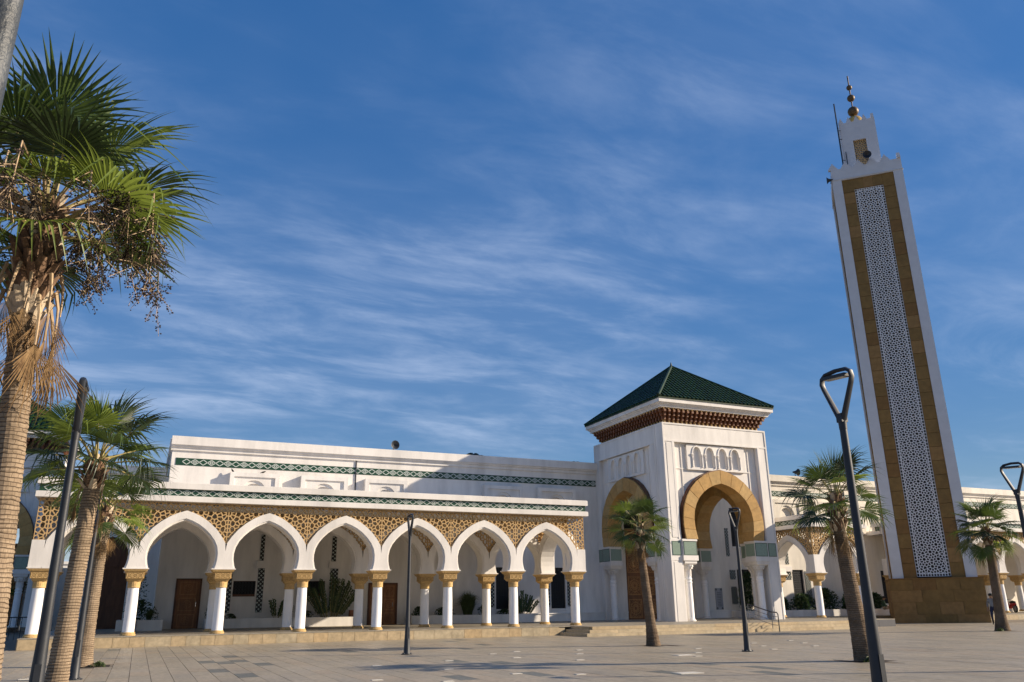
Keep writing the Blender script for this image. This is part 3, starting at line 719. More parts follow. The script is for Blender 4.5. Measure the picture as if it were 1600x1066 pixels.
# recess and low wing at the left end
wing = thing('entrance_wing', 'shaded white wing with tall arched dark wooden door behind the leftmost arch', 'building')
A = pointed(-1.75, ZF, 3.9, 1.0, 5.35)
mb = MB(); B = []
for i, p in enumerate(A):
    if i == len(A) // 2: B.append((-1.75, 8.9))
    elif i < len(A) // 2: B.append((-.3, p[1]))
    else: B.append((-3.3, p[1]))
mb.strip(A, B, 52.0, 52.4); mb.box(-.3, 1.0, 52.0, 52.4, ZF, 8.9)
k_ = len(A) // 2
mb.poly([(-.3, 52, A[k_ - 1][1]), (-.3, 52, 8.9), (-1.75, 52, 8.9)]); mb.poly([(-1.75, 52, 8.9), (-3.3, 52, 8.9), (-3.3, 52, A[k_ + 1][1])])
mb.box(-3.3, -2.9, 52.4, 57, 0, 8.9)
mb.build('wall', 'white', wing)
MB().box(-3.5, .6, 51.8, 57, 8.9, 9.38).build('cornice', 'white', wing)
dd = MB().box(-2.85, -.7, 52.2, 52.3, ZF, 5.5).build('door', 'wood_dk', wing)
for i in range(2):
    for j in range(4):
        a = -2.75 + i * 1.03; MB().box(a + .08, a + .92, 52.16, 52.199, ZF + .15 + j * 1.05, ZF + 1.05 + j * 1.05).build('door_panel', 'wood_dk', dd)

# planters: low white boxes with soil, and plants in them
def planter(x0, x1, y0, y1, h, label):
    p = thing('planter', label, 'planter', (x0, y0, ZF)); W, D_ = x1 - x0, y1 - y0
    m_ = MB(); m_.box(0, W, 0, .15, 0, h); m_.box(0, .15, .15, D_, 0, h); m_.box(W - .15, W, .15, D_, 0, h); m_.box(.15, W - .15, D_ - .1, D_, 0, h)
    m_.build('planter_wall', 'white', p); MB().box(.15, W - .15, .15, D_ - .1, 0, h - .07).build('soil', 'soil', p); return p
planter(-.9, 1.2, 45.6, 48.9, .50, 'low white planter box behind the second column from left')
planter(3.3, 11.6, 47.6, 48.95, .48, 'long low white planter between the two brown doors')
planter(14.6, 22.4, 47.6, 48.95, .48, 'long low white planter right of the brown double door')
planter(38.3, 52.6, 47.0, 48.95, .45, 'long low white planter behind the small side pavilion')

# ---------------------------------------------------------------- gate tower
GIN = [(2.03, 5.0), (2.12, 5.35), (2.19, 5.8), (2.20, 6.2), (2.13, 6.65), (1.97, 7.08), (1.70, 7.48), (1.36, 7.80), (.95, 8.07), (.5, 8.26), (0, 8.38)]
GOUT = [(2.86, 5.0), (2.93, 5.4), (2.97, 5.85), (2.96, 6.35), (2.84, 6.95), (2.60, 7.50), (2.25, 8.03), (1.80, 8.47), (1.25, 8.83), (.65, 9.07), (0, 9.20)]
GMID = [((a + c) / 2, (b + d) / 2) for (a, b), (c, d) in zip(GIN, GOUT)]; GMID[0] = (2.45, 5.0)
gi, go, gm = mirror(GIN), mirror(GOUT), mirror(GMID)
def gate_column(par, u, y, T):
    m_ = MB(); m_.T = T
    m_.lathe([(.30, 0), (.30, .05), (.25, .08), (.23, .14)], 18, u, y); m_.build('column_base', 'white', par)
    m_ = MB(); m_.lathe([(.215, .10), (.205, 2.1), (.235, 2.12), (.235, 2.17), (.20, 2.19), (.20, 2.28), (.235, 2.30), (.235, 2.36), (.20, 2.38), (.20, 2.72)], 18)
    o = m_.build('column', 'shaft', par, smooth=True, T=T @ Matrix.Translation((u, y, 0)))
    m_ = MB()
    for q in range(14):
        t = q * 2 * math.pi / 14; m_.T = Matrix.Rotation(t, 4, 'Z'); m_.box(.19, .225, -.022, .022, 2.5, 2.84); m_.T = None
    m_.lathe([(.20, 2.7), (.22, 2.86), (.30, 2.95), (.37, 3.08), (.36, 3.14)], 14); m_.frustum(0, 0, 3.13, 3.20, .36, .42); m_.frustum(0, 0, 3.20, 3.36, .42, .43)
    for q in range(10):
        t = q * 2 * math.pi / 10; m_.T = Matrix.Rotation(t, 4, 'Z'); m_.box(.27, .335, -.05, .05, 2.9, 3.0); m_.box(.34, .385, -.06, .06, 3.02, 3.12); m_.T = None
    m_.build('capital', 'white', o)
def gate_face(par, W, T, full=True):
    """one arched side; local x along the face, y=0 front, z from terrace ground level 0; W = half width"""
    Z = .0
    m_ = MB()
    for sx in (-1, 1):
        a, b = (3.12, W) if sx > 0 else (-W, -3.12)
        m_.box(a, b, 0, .8, ZF, 3.77)
    a = [(p[0], p[1]) for p in gm]
    B = []
    for i, p in enumerate(a):
        if i == len(a) // 2: B.append((0, 9.16))
        elif i < len(a) // 2: B.append((3.14, p[1]))
        else: B.append((-3.14, p[1]))
    m_.strip(a, B, .24, .78)
    k = len(a) // 2
    m_.poly([(3.14, .24, a[k - 1][1]), (3.14, .24, 9.16), (0, .24, 9.16)]); m_.poly([(0, .24, 9.16), (-3.14, .24, 9.16), (-3.14, .24, a[k + 1][1])])
    m_.box(-3.14, 3.14, .24, .78, 9.16, 10.82)
    for sx in (-1, 1):      # outer piers and thin raised stiles
        a_, b_ = (3.14, W) if sx > 0 else (-W, -3.14)
        m_.box(a_, b_, 0, .8, 5.0, 10.82)
        xo = sx * (W - .10); m_.box(min(xo, sx * W), max(xo, sx * W), -.035, -.001, 5.0, 11.97)
        xo = sx * 3.2; m_.box(min(xo, xo + sx * .14), max(xo, xo + sx * .14), -.03, -.001, 5.0, 10.80)
        xo = sx * (W - .22); m_.box(min(xo, xo - sx * .45), max(xo, xo - sx * .45), -.022, -.001, 5.1, 10.74)
        xo = sx * (W - .10); m_.box(min(xo, sx * W), max(xo, sx * W), -.03, -.001, ZF, 3.76)
        xo = sx * (W - .20); m_.box(min(xo, xo - sx * (W - 3.42)), max(xo, xo - sx * (W - 3.42)), -.02, -.001, ZF + .0, 3.70)
    m_.box(-W, W, 0, .8, 10.82, 11.97); m_.box(-W + .1, W - .1, -.035, -.001, 11.87, 11.97); m_.box(-W + .1, W - .1, -.03, -.001, 10.80, 10.90)
    m_.build('wall', 'white', par, T=T)
    # framed strips in the field
    for sx in (-1, 1):
        for xo in (2.55, 3.02): MB().box(sx * xo - .035, sx * xo + .035, .20, .2399, 7.2 if xo < 3 else 5.1, 10.78).build('stile', 'white', par, T=T)
    for z in (9.20,): MB().box(-2.98, 2.98, .202, .2392, z, z + .06).build('stile', 'white', par, T=T)
    for sx in (-1, 1): MB().box(min(sx * 2.60, sx * 2.98), max(sx * 2.60, sx * 2.98), .206, .2394, 7.55, 7.61).build('stile', 'white', par, T=T)
    # ledge with green stone
    for sx in (-1, 1):
        l_ = MB()
        a_, b_ = sorted((sx * 2.12, sx * 3.17)); l_.box(a_, b_, -.14, .86, 3.77, 4.06); l_.box(a_ + .03, b_ - .03, -.10, .82, 4.06, 4.88); l_.box(a_, b_, -.14, .86, 4.88, 5.0)
        a_, b_ = sorted((sx * 3.17, sx * (W + .0))); l_.box(a_, b_, -.02, .8, 3.77, 5.0)
        l_.build('springer_block', 'white', par, T=T)
    gp = lambda *b_: MB().box(*b_, 4.10, 4.84).build('green_stone_panel', 'green_stone', par, T=T)
    for sx in (-1, 1):
        a_, b_ = sorted((sx * 2.20, sx * 3.06)); gp(a_, b_, -.115, -.10); gp(a_, b_, .821, .835)
        xo = sx * 2.15; gp(min(xo, xo - sx * .014), max(xo, xo - sx * .014), -.05, .77)
        a_, b_ = sorted((sx * 3.27, sx * (W - .15))); gp(a_, b_, -.035, -.0205)
    for sx in (-1, 1):
        for a_, b_ in (sorted((sx * 2.17, sx * 3.09)), sorted((sx * 3.24, sx * (W - .12)))):
            g2 = MB(); yy = -.108 if abs(a_) < 3.15 and abs(b_) < 3.15 else -.028
            for q in ((a_, b_, 4.07, 4.10), (a_, b_, 4.84, 4.87), (a_, a_ + .03, 4.10, 4.84), (b_ - .03, b_, 4.10, 4.84)): g2.box(q[0], q[1], yy - .012, yy + .008, q[2], q[3])
            g2.build('green_border', 'green_dk', par, T=T)
    # voussoirs
    pi_ = gi; po = go; n = len(pi_)
    def interp(c, t):
        x = t * (n - 1); i = min(int(x), n - 2); fr = x - i; return (c[i][0] + (c[i + 1][0] - c[i][0]) * fr, c[i][1] + (c[i + 1][1] - c[i][1]) * fr)
    K = 14
    for q in range(K):
        t0, t1 = q / K + .0012, (q + 1) / K - .0012; sub = 5
        a_ = [interp(pi_, t0 + (t1 - t0) * s / sub) for s in range(sub + 1)]; b_ = [interp(po, t0 + (t1 - t0) * s / sub) for s in range(sub + 1)]
        v = MB(); v.strip(a_, b_, -.16, .92); v.build('voussoir', ('ochre', 'ochre_b', 'ochre')[q % 3], par, T=T)
    core = MB(); core.strip([(p[0] * .998, p[1] - .004) for p in mirror([(x_ + .02, z_ + .015) for x_, z_ in GIN])], mirror([(x_ - .03, z_ - .02) for x_, z_ in GOUT]), -.13, .89)
    core.build('arch_core', 'ochre_c', par, T=T)
    edge = MB(); edge.strip(go, mirror([(x_ + .05, z_ + (.05 if i_ > 6 else .02)) for i_, (x_, z_) in enumerate(GOUT)]), -.05, .3)
    edge.build('arch_edge', 'wood_dk', par, T=T)
    for sx in (-1, 1): gate_column(par, sx * 2.64, .34, T @ Matrix.Translation((0, 0, ZF)))
    # little blind arcade in a raised panel
    xs = (-1.46, -.49, .48, 1.45); pz0, pz1 = 9.3, 10.74
    nm = MB()
    nm.box(-2.2, 2.2, .10, .238, pz0 - .12, pz0 + .04)
    edges = [-2.2] + [(xs[i] + xs[i + 1]) / 2 for i in range(3)] + [2.2]
    for i, xc in enumerate(xs):
        A_ = pointed(xc, pz0 + .04, 10.15, .30, 10.60); B_ = []; k = len(A_) // 2
        for j, p in enumerate(A_):
            if j == k: B_.append((xc, pz1))
            elif j < k: B_.append((edges[i + 1], p[1]))
            else: B_.append((edges[i], p[1]))
        nm.strip(A_, B_, .10, .238)
        nm.poly([(edges[i + 1], .10, A_[k - 1][1]), (edges[i + 1], .10, pz1), (xc, .10, pz1)]); nm.poly([(xc, .10, pz1), (edges[i], .10, pz1), (edges[i], .10, A_[k + 1][1])])
        Ao = pointed(xc, 10.12, 10.15, .37, 10.68); Ai = pointed(xc, 10.12, 10.15, .30, 10.60)
        nm.strip(Ai, Ao, .055, .12)
    nm.build('blind_arcade', 'white', par, T=T)
    for i in range(4):
        for sx in (-1, 1):
            cm_ = MB(); xq = xs[i] + sx * .36
            cm_.lathe([(.05, pz0 + .04), (.035, pz0 + .1), (.035, 10.0), (.06, 10.05), (.06, 10.1)], 8, xq, .07); cm_.box(xq - .075, xq + .075, .01, .13, 10.1, 10.17)
            cm_.build('colonnette', 'white', par, T=T)

def roof_tiles(mb, hx, hy, z0, z1, cx_=0, cy_=0, pitch=.30):
    """barrel tiles in courses on a hipped pyramid"""
    for side in range(4):
        half = hx if side % 2 == 0 else hy; run = hy if side % 2 == 0 else hx
        T = Matrix.Translation((cx_, cy_, 0)) @ Matrix.Rotation(side * math.pi / 2, 4, 'Z')
        mb.T = T; n = int(2 * half / pitch); sl = math.hypot(run, z1 - z0); rows = int(sl / .36)
        mb.poly([(-half, -run, z0), (half, -run, z0), (0, 0, z1)])
        nz_, ny_ = run / sl, -(z1 - z0) / sl
        for i in range(n):
            xc = -half + (i + .5) * 2 * half / n; tmax = 1 - abs(xc) / half
            r_ = .105
            for j in range(rows):
                t0, t1 = j / rows, (j + 1.12) / rows
                if t0 > tmax - .01: break
                t1 = min(t1, tmax)
                lo_, hi_ = .05, .012
                def P(t, dx, h): return (xc + dx, -run * (1 - t) + ny_ * h, z0 + (z1 - z0) * t + nz_ * h)
                q0 = [P(t0, -r_, .0), P(t0, -r_ * .6, .075 + lo_), P(t0, r_ * .6, .075 + lo_), P(t0, r_, .0)]
                q1 = [P(t1, -r_, .0), P(t1, -r_ * .6, .075 + hi_), P(t1, r_ * .6, .075 + hi_), P(t1, r_, .0)]
                for a in range(3): mb.poly([q0[a], q0[a + 1], q1[a + 1], q1[a]])
                mb.poly([q0[0], q0[3], q0[2], q0[1]])
    mb.T = None
def gate_tower(label, x, y, with_building=True):
    t = thing('gate_tower', label, 'tower', (x, y, 0))      # origin: middle of the front face
    W, D = 3.965, 4.205
    gate_face(t, W, Matrix.Identity(4))
    gate_face(t, D - .4, Matrix(((0, 1, 0, -W), (-1, 0, 0, D + .4), (0, 0, 1, 0), (0, 0, 0, 1))))
    gate_face(t, D - .4, Matrix(((0, -1, 0, W), (1, 0, 0, D + .4), (0, 0, 1, 0), (0, 0, 0, 1))))
    m_ = MB(); m_.box(-W + .8, W - .8, .8, 2 * D, 11.2, 11.9)
    m_.box(-W + .8, -2.1, 8.05, 8.39, ZF, 11.2); m_.box(2.2, W - .8, 8.05, 8.39, ZF, 11.2); m_.box(-2.1, 2.2, 8.05, 8.39, 7.4, 11.2)
    m_.build('ceiling', 'white', t)
    hx, hy, cy_ = W - .42, D - .42, D - .1
    cb_ = MB(); cb_.box(-hx, hx, cy_ - hy, cy_ + hy, 11.95, 12.9); cb_.build('corbel_backing', 'wood_dk', t)
    c_ = MB()
    for side in range(4):
        half = hx if side % 2 == 0 else hy; run = hy if side % 2 == 0 else hx; n = int(2 * half / .31)
        c_.T = Matrix.Translation((0, cy_, 0)) @ Matrix.Rotation(side * math.pi / 2, 4, 'Z')
        for i in range(n + 1):
            xc = -half + 2 * half * i / n; fl_ = 1 + .16 * 0
            for (d0, d1, za, zb, w) in ((0, .10, 11.99, 12.2, .05), (.0, .22, 12.2, 12.42, .065), (.0, .38, 12.42, 12.64, .06), (0, .52, 12.64, 12.86, .075)):
                c_.mi = 1 if za < 12.1 else 0
                c_.box(xc * (1 + .10 * (za - 12) ) - w, xc * (1 + .10 * (za - 12)) + w, -run - d1, -run + .05, za, zb)
            c_.mi = 1; c_.box(xc * 1.09 - .045, xc * 1.09 + .045, -run - .56, -run - .5, 12.78, 12.87)
        c_.T = None
    c_.build('corbels', ['corbel', 'tan'], t, kind='stuff')
    e = MB()
    for (o_, za, zb) in ((.62, 12.87, 12.97), (.66, 12.97, 13.05), (.74, 13.05, 13.13), (.85, 13.13, 13.36)): e.box(-hx - o_, hx + o_, cy_ - hy - o_, cy_ + hy + o_, za, zb)
    e.build('cornice', 'white', t)
    hr, hr2 = hx + .90, hy + .90
    rf_ = MB(); rf_.frustum(0, cy_, 13.362, 13.42, hr, hr, hr2, hr2); ob = rf_.build('roof', 'green', t)
    rt = MB(); roof_tiles(rt, hr, hr2, 13.42, 16.95, 0, cy_); rt.build('roof_tiles', 'green', ob, kind='stuff')
    rg_ = MB()
    for sx in (-1, 1):
        for sy in (-1, 1): rg_.tube([(sx * hr, cy_ + sy * hr2, 13.50), (0, cy_, 17.04)], .10, 6)
    rg_.lathe([(.10, 16.9), (.08, 17.1), (.02, 17.35)], 8, 0, cy_)
    rg_.build('roof_ridge', 'green', ob)
    return t
gt = gate_tower('white gate tower with green pyramid roof and ochre horseshoe arches, near the picture centre', 31.985, 40.63)
gd = door(29.95, 33.95, ZF - .02, 6.2, 49.12, 'wood_gate', gt, cols=3, rows=4, star=True, label='tall carved honey brown gate door')
gd.location = (29.95 - 31.985, 48.9 - 40.63, ZF - .02)
gt2 = copy_tree(gt); gt2.location = (-10.05, 64.3, 0)
tag(gt2, 'second tower with green pyramid roof, half hidden behind the big palm trunk at far left', 'tower')

# ---------------------------------------------------------------- minaret
mn = thing('minaret', 'tall square minaret with white corners, brown stone and a long white lattice panel', 'minaret', (49.92, 41.47, -.20), R(-45.2))
mn.scale = (1.15,) * 3
PH = 2.44
m_ = MB(); m_.box(-PH + .04, PH - .04, -PH + .04, PH - .04, -.02, 2.55); m_.build('plinth', 'min_brown', mn)
rows_ = (0, .62, 1.3, 1.95, 2.55)
for side in (0, 3, 1):
    T = Matrix.Rotation(-side * math.pi / 2, 4, 'Z')
    for j in range(4):
        nx = 3 + j % 2; x = -PH + .005
        for i in range(nx):
            w = 2 * PH / nx
            MB().box(x + .010, x + w - .010, -PH, -PH + .038, rows_[j] + .008, rows_[j + 1] - .008).build('stone_panel', rnd.choice(('min_brown', 'min_brown', 'min_brown_b', 'min_brown_c')), mn, T=T); x += w - .003
m_ = MB(); m_.box(-PH - .03, PH + .03, -PH - .03, PH + .03, 2.55, 2.62); m_.build('plinth_cap', 'min_brown_c', mn)
HS = 2.2
for sx in (-1, 1):
    for sy in (-1, 1):
        MB().box(*sorted((sx * 1.62, sx * HS)), *sorted((sy * 1.62, sy * HS)), 2.62, 28.8).build('corner_pier', 'min_white_shade', mn)
m_ = MB()
m_.box(-HS - .0, HS + .0, -HS, HS, 28.8, 29.68); m_.box(-HS - .04, HS + .04, -HS - .04, HS + .04, 28.86, 28.90)
m_.build('parapet', 'min_white_shade', mn)
pan = [MB().box(0, .715, 0, .12, 0, .820).mesh('stone_panel', q) for q in ('min_brown', 'min_brown_b', 'min_brown_c')]
for side in (0, 1, 2, 3):
    T = Matrix.Rotation(-side * math.pi / 2, 4, 'Z')
    for a, b in ((-1.62, -.9), (.9, 1.62)): MB().box(a, b, -HS + .20, -HS + .5, 2.62, 28.8).build('stone_backing', 'min_brown_c', mn, T=T)
    MB().box(-.9, .9, -HS + .20, -HS + .5, 28.02, 28.8).build('stone_backing', 'min_brown_c', mn, T=T)
    if side in (0, 1):
        for j in range(30):
            for a in (-1.617, .903):
                o = inst(rnd.choice((pan[0], pan[0], pan[1], pan[2])), 'stone_panel', mn, T=T @ Matrix.Translation((a, -HS + .08, 2.63 + j * .84)))
        for i in range(3): MB().box(-.895 + i * .6, -.305 + i * .6, -HS + .08, -HS + .2, 28.03, 28.79).build('stone_panel', rnd.choice(('min_brown', 'min_brown_b')), mn, T=T)
        for a in (-1.617, .903): MB().box(a, a + .715, -HS + .08, -HS + .2, 27.84, 28.79).build('stone_panel', 'min_brown', mn, T=T)
PM, QM = .74, .82
CM = rosette_cells(PM, QM, 8, .185, .34, 5)
lmn = MB(); lattice(lmn, CM, PM, QM, -.74, .74, 2.86, 27.86, -.06, .0, .021, None, ox=0, oz=2.86 + .4)
nz = 130; dz = 25.3 / nz
for sx in (-1, 1):
    for j in range(nz):
        a, b = sorted((sx * .74, sx * .89)); z = 2.7 + j * dz
        perforate(lmn, [(a, z), (b, z), (b, z + dz), (a, z + dz)], -.06, .0, .024)
for i in range(10):
    a = -.74 + .148 * i
    for z0, z1 in ((2.7, 2.86), (27.86, 28.0)): perforate(lmn, [(a, z0), (a + .148, z0), (a + .148, z1), (a, z1)], -.06, .04, .024)
LM = lmn.mesh('lattice_screen', 'lattice_glint')
for side in range(4): inst(LM, 'lattice_screen', mn, T=Matrix.Rotation(-side * math.pi / 2, 4, 'Z') @ Matrix.Translation((0, -HS + .2, 0)))
m_ = MB(); m_.box(-1.9, 1.9, -1.9, 1.9, 2.3, 2.6); m_.box(-1.55, 1.55, -1.55, 1.55, 2.6, 28.4); m_.build('shade_core', 'dark', mn)  # dark box added so the lattice holes read as unlit interior
def merlon(w=.17):
    m_ = MB()
    for q in range(4):
        hw = w * (1.75 - .5 * q); m_.box(-hw, hw, -.10, .10, q * .12 - .001 * q, q * .12 + .12)
    return m_.mesh('merlon', 'min_white_shade')
ML, MS = merlon(), merlon(.10)
def merlons(half, z, n, me, par, s=1):
    for side in range(4):
        T = Matrix.Rotation(side * math.pi / 2, 4, 'Z')
        for i in range(n):
            x = -half + .14 + (2 * half - .28) * i / n; inst(me, 'merlon', par, T=T @ Matrix.Translation((x, -half + .11, z)) @ Matrix.Scale(s, 4))
merlons(HS, 29.68, 5, ML, mn)
HT = 1.16
m_ = MB(); m_.box(-HT, -.42, -HT, HT, 29.68, 33.75); m_.box(.42, HT, -HT, HT, 29.68, 33.75); m_.box(-.42, .42, -HT, HT, 32.25, 33.75); m_.box(-.42, .42, -HT, HT, 29.68, 30.2); m_.box(-.42, .42, -HT + .4, HT, 30.2, 32.25)
m_.build('lantern', 'min_white_shade', mn)
merlons(HT, 33.75, 4, MS, mn, .9)
m_ = MB(); lattice(m_, CM, PM, QM, -.42, .42, 30.2, 32.25, -HT + .12, -HT + .18, .022, None); m_.build('lantern_grille', 'lattice', mn)
MB().lathe([(.55, 33.7), (.62, 34.0), (.58, 34.35), (.42, 34.62), (.15, 34.80), (.03, 34.85)], 20).build('dome', 'gold', mn, smooth=True)
def sph(mb, z, r_, n=8): mb.lathe([(max(.01, r_ * math.sin(math.pi * i / n)), z - r_ * math.cos(math.pi * i / n)) for i in range(n + 1)], 16)
for z, r_ in ((35.22, .38), (36.35, .27), (37.25, .20)):
    q = MB(); sph(q, z, r_); q.build('finial_ball', 'bronze', mn, smooth=True)
MB().tube([(0, 0, 34.8), (0, 0, 38.25)], .045, 8).build('finial_rod', 'bronze', mn)
q = MB(); q.tube([(-1.30, -1.25, 29.9), (-1.28, -1.25, 35.4)], .05, 6); q.tube([(-1.0, -1.25, 29.9), (-1.0, -1.25, 31.4)], .03, 6)
for z in (32.5, 33.2, 30.8): q.tube([(-1.29, -1.25, z), (-1.1, -1.15, z)], .025, 5)
q.build('lightning_rod', 'iron', mn)
def horn(label, loc, rz, s=1):
    h = thing('loudspeaker', label, 'loudspeaker', loc, rz)
    a = MB(); a.T = Matrix.Rotation(math.pi / 2, 4, 'X') @ Matrix.Scale(s, 4); a.lathe([(.06, -.25), (.09, -.1), (.16, .08), (.27, .2), (.285, .22), (.24, .2), (.03, .05)], 18, 0, 0, True); a.build('horn', 'iron', h)
    MB().tube([(0, .05, -.35 * s), (0, .1, 0)], .03, 6).build('bracket', 'iron', h); return h
horn('black round horn loudspeaker on the long roof edge', (13.55, 48.95, 11.05), R(10))
horn('black horn loudspeaker on roof edge right of the gate tower', (46.0, 48.95, 11.08), R(80))
horn('black horn loudspeaker at the foot of the minaret lantern', (47.95, 39.25, 34.4), R(-45), 1.15)
horn('small black loudspeaker on left side of the minaret top', (46.2, 41.6, 33.1), R(-135), .95)
def skylight(label, x, y, s):
    k = thing('skylight_roof', label, 'roof', (x, y, 10.2)); rm_ = MB(); roof_tiles(rm_, s, s, .75, 1.28); rm_.build('roof_tiles', 'green', k, kind='stuff')
    MB().box(-s + .1, s - .1, -s + .1, s - .1, 0, .75).build('base', 'white', k)
skylight('tiny green pyramid roof peeking over the middle of the long cornice', 20.0, 52, .95)
skylight('tiny green pyramid roof peeking over the cornice beside the gate tower', 28.35, 52.6, .9)

# ---------------------------------------------------------------- lamp posts
def make_lamp(worn=False):
    m1 = 'iron_worn' if worn else 'iron'
    t = thing('street_lamp', '', 'street lamp', (0, 0, 0), 0, 'looped lamp posts on the plaza')
    MB().lathe([(.115, 0), (.115, .02), (.10, .06), (.078, .6), (.060, 1.3), (.050, 2.2), (.045, 3.42)], 16).build('pole', m1, t, smooth=True)
    bp_ = MB(); bp_.lathe([(.17, 0.001), (.17, .018), (.13, .022), (.125, .035)], 16); bp_.build('base_plate', m1, t)
    for q in range(4): MB().lathe([(.014, .02), (.014, .05)], 6, .145 * math.cos(q * 1.5708 + .78), .145 * math.sin(q * 1.5708 + .78)).build('bolt', 'steel', t)
    MB().box(-.035, .035, -.083, -.078, .45, .78).build('hatch', m1, t)
    MB().lathe([(.048, 3.40), (.050, 3.46), (.052, 3.50)], 16).build('collar', m1, t, smooth=True)
    h = MB()
    pts = [(0, 0, 3.48), (0, .05, 3.58), (0, .225, 3.96), (0, .25, 4.03), (0, .235, 4.10), (0, .17, 4.145), (0, 0, 4.16), (0, -.17, 4.145), (0, -.235, 4.10), (0, -.25, 4.03), (0, -.225, 3.96), (0, -.05, 3.58), (0, 0, 3.48)]
    h.T = Matrix.Scale(1.5, 4, (1, 0, 0)); h.tube(pts, [.034, .030] + [.026] * 9 + [.030, .034], 8); h.T = None
    h.box(-.05, .05, -.045, .045, 3.49, 3.60); h.build('loop_head', m1, t, smooth=True)
    l = MB(); l.T = Matrix.Translation((0, 0, 4.08)) @ Matrix.Rotation(R(4), 4, 'X'); l.box(-.06, .06, -.19, .19, -.02, .02); ob = l.build('light_head', m1, t)
    l = MB(); l.T = Matrix.Translation((0, 0, 4.08)) @ Matrix.Rotation(R(4), 4, 'X'); l.box(-.048, .048, -.16, .16, -.026, -.0205); l.build('lens', 'glass_lens', ob)
    return t
lamp0 = make_lamp()
for i, (x, y, lab) in enumerate(((7.81, 7.40, 'largest black lamp post, its triangular loop open, between gate tower and minaret'),
                                 (-.97, 11.36, 'dark lamp post crossing the left palms, its loop seen edge-on'),
                                 (7.60, 25.2, 'slim black lamp post standing alone in front of the arcade'),
                                 (16.6, 20.5, 'black lamp post in front of the right arch of the gate tower'),
                                 (16.93, 11.57, 'black lamp post with triangular loop cut by the right picture edge'),
                                 (-1.06, 20.3, 'dark lamp post mostly hidden between the two left palm trunks'))):
    o = lamp0 if i == 0 else copy_tree(lamp0); o.location = (x, y, 0); o['label'] = lab
lw = make_lamp(True); lw.location = (-.60, 2.53, 0); lw['label'] = 'close grey worn lamp pole cut off at the top left corner'

# ---------------------------------------------------------------- palms
def fan_mesh(seed, span=125, n=40, Lb=.85, droop=.35, cup=.12, pet=.75, petdroop=.1, mats=('leaf', 'stalk'), fray=.0, narrow=1.0):
    rg = random.Random(seed); mb = MB()
    # petiole along +x
    pts = [(0, 0, 0), (pet * .35, 0, .02), (pet * .7, 0, .01 - petdroop * .4), (pet, 0, -petdroop)]
    mb.mi = 1; mb.tube(pts, [.026, .017, .013, .010], 5)
    ox, oz = pet, -petdroop; tilt = rg.uniform(.15, .35) + petdroop
    rs = (0.02, .28, .5, .66, .82, 1.0)
    for i in range(n):
        phi = R(-span + 2 * span * (i + .5) / n + rg.uniform(-1.2, 1.2)); dphi = R(span / n) * 1.02
        Ls = Lb * (1 - .22 * abs(phi) / R(span)) * rg.uniform(.9, 1.04); sd = rg.uniform(.6, 1.5); tw = rg.uniform(-.5, .5)
        rows = []
        kink = rg.random() < .25 + fray; ks = rg.uniform(.5, 1.4)
        for k, q in enumerate(rs):
            r_ = q * Ls; wfac = 1 if q <= .5 else max(.03, (1 - (q - .5) / .5) * .95)
            half = (dphi * r_ if q <= .5 else dphi * .5 * Ls * wfac) * narrow
            c_, s_ = math.cos(phi), math.sin(phi)
            px, py = r_ * c_, r_ * s_
            z = cup * abs(math.sin(phi)) * r_ - droop * sd * max(0, q - .35) ** 2 * Lb * 1.3
            if kink and q > .66: z -= (q - .66) * Lb * ks; px *= 1 - (q - .66) * .4; py *= 1 - (q - .66) * .4
            tx, ty = -s_, c_
            fold = half * .55
            row = []
            for e, dz_ in ((-1, 0), (0, -fold), (1, 0)):
                X = px + tx * half * e; Y_ = py + ty * half * e; Zc = z + dz_ + (tw * half * e if q > .5 else 0)
                # tilt blade down about y at hastula
                X2 = X * math.cos(tilt) + Zc * math.sin(tilt); Z2 = -X * math.sin(tilt) + Zc * math.cos(tilt)
                row.append(mb.av((ox + X2, Y_, oz + Z2)))
            rows.append(row)
        mb.mi = 0
        for a, b in zip(rows, rows[1:]):
            for e in (0, 1): mb.face((a[e], b[e], b[e + 1], a[e + 1]))
    return mb.mesh('frond', list(mats))
GREEN = [fan_mesh(s, 118 + 4 * s % 15, 38, .84, .22 + .08 * (s % 4), .16, .72 + .05 * (s % 3), .04 + .03 * (s % 3), (('leaf', 'leaf', 'leaf_y', 'leaf_dk')[s % 4], 'stalk')) for s in range(8)]
SPEAR = [fan_mesh(20 + s, 34, 22, .95, .05, .3, .5, -.02, ('leaf', 'stalk'), narrow=.8) for s in range(2)]
DEAD = [fan_mesh(30 + s, 42, 24, .80, .1, .5, .55, .02, ('dead', 'stalk_dead'), .4, narrow=.7) for s in range(4)]
YEL = [fan_mesh(50 + s, 120, 36, .72, .5, .15, .7, .12, ('leaf_y', 'stalk'), .2) for s in range(2)]
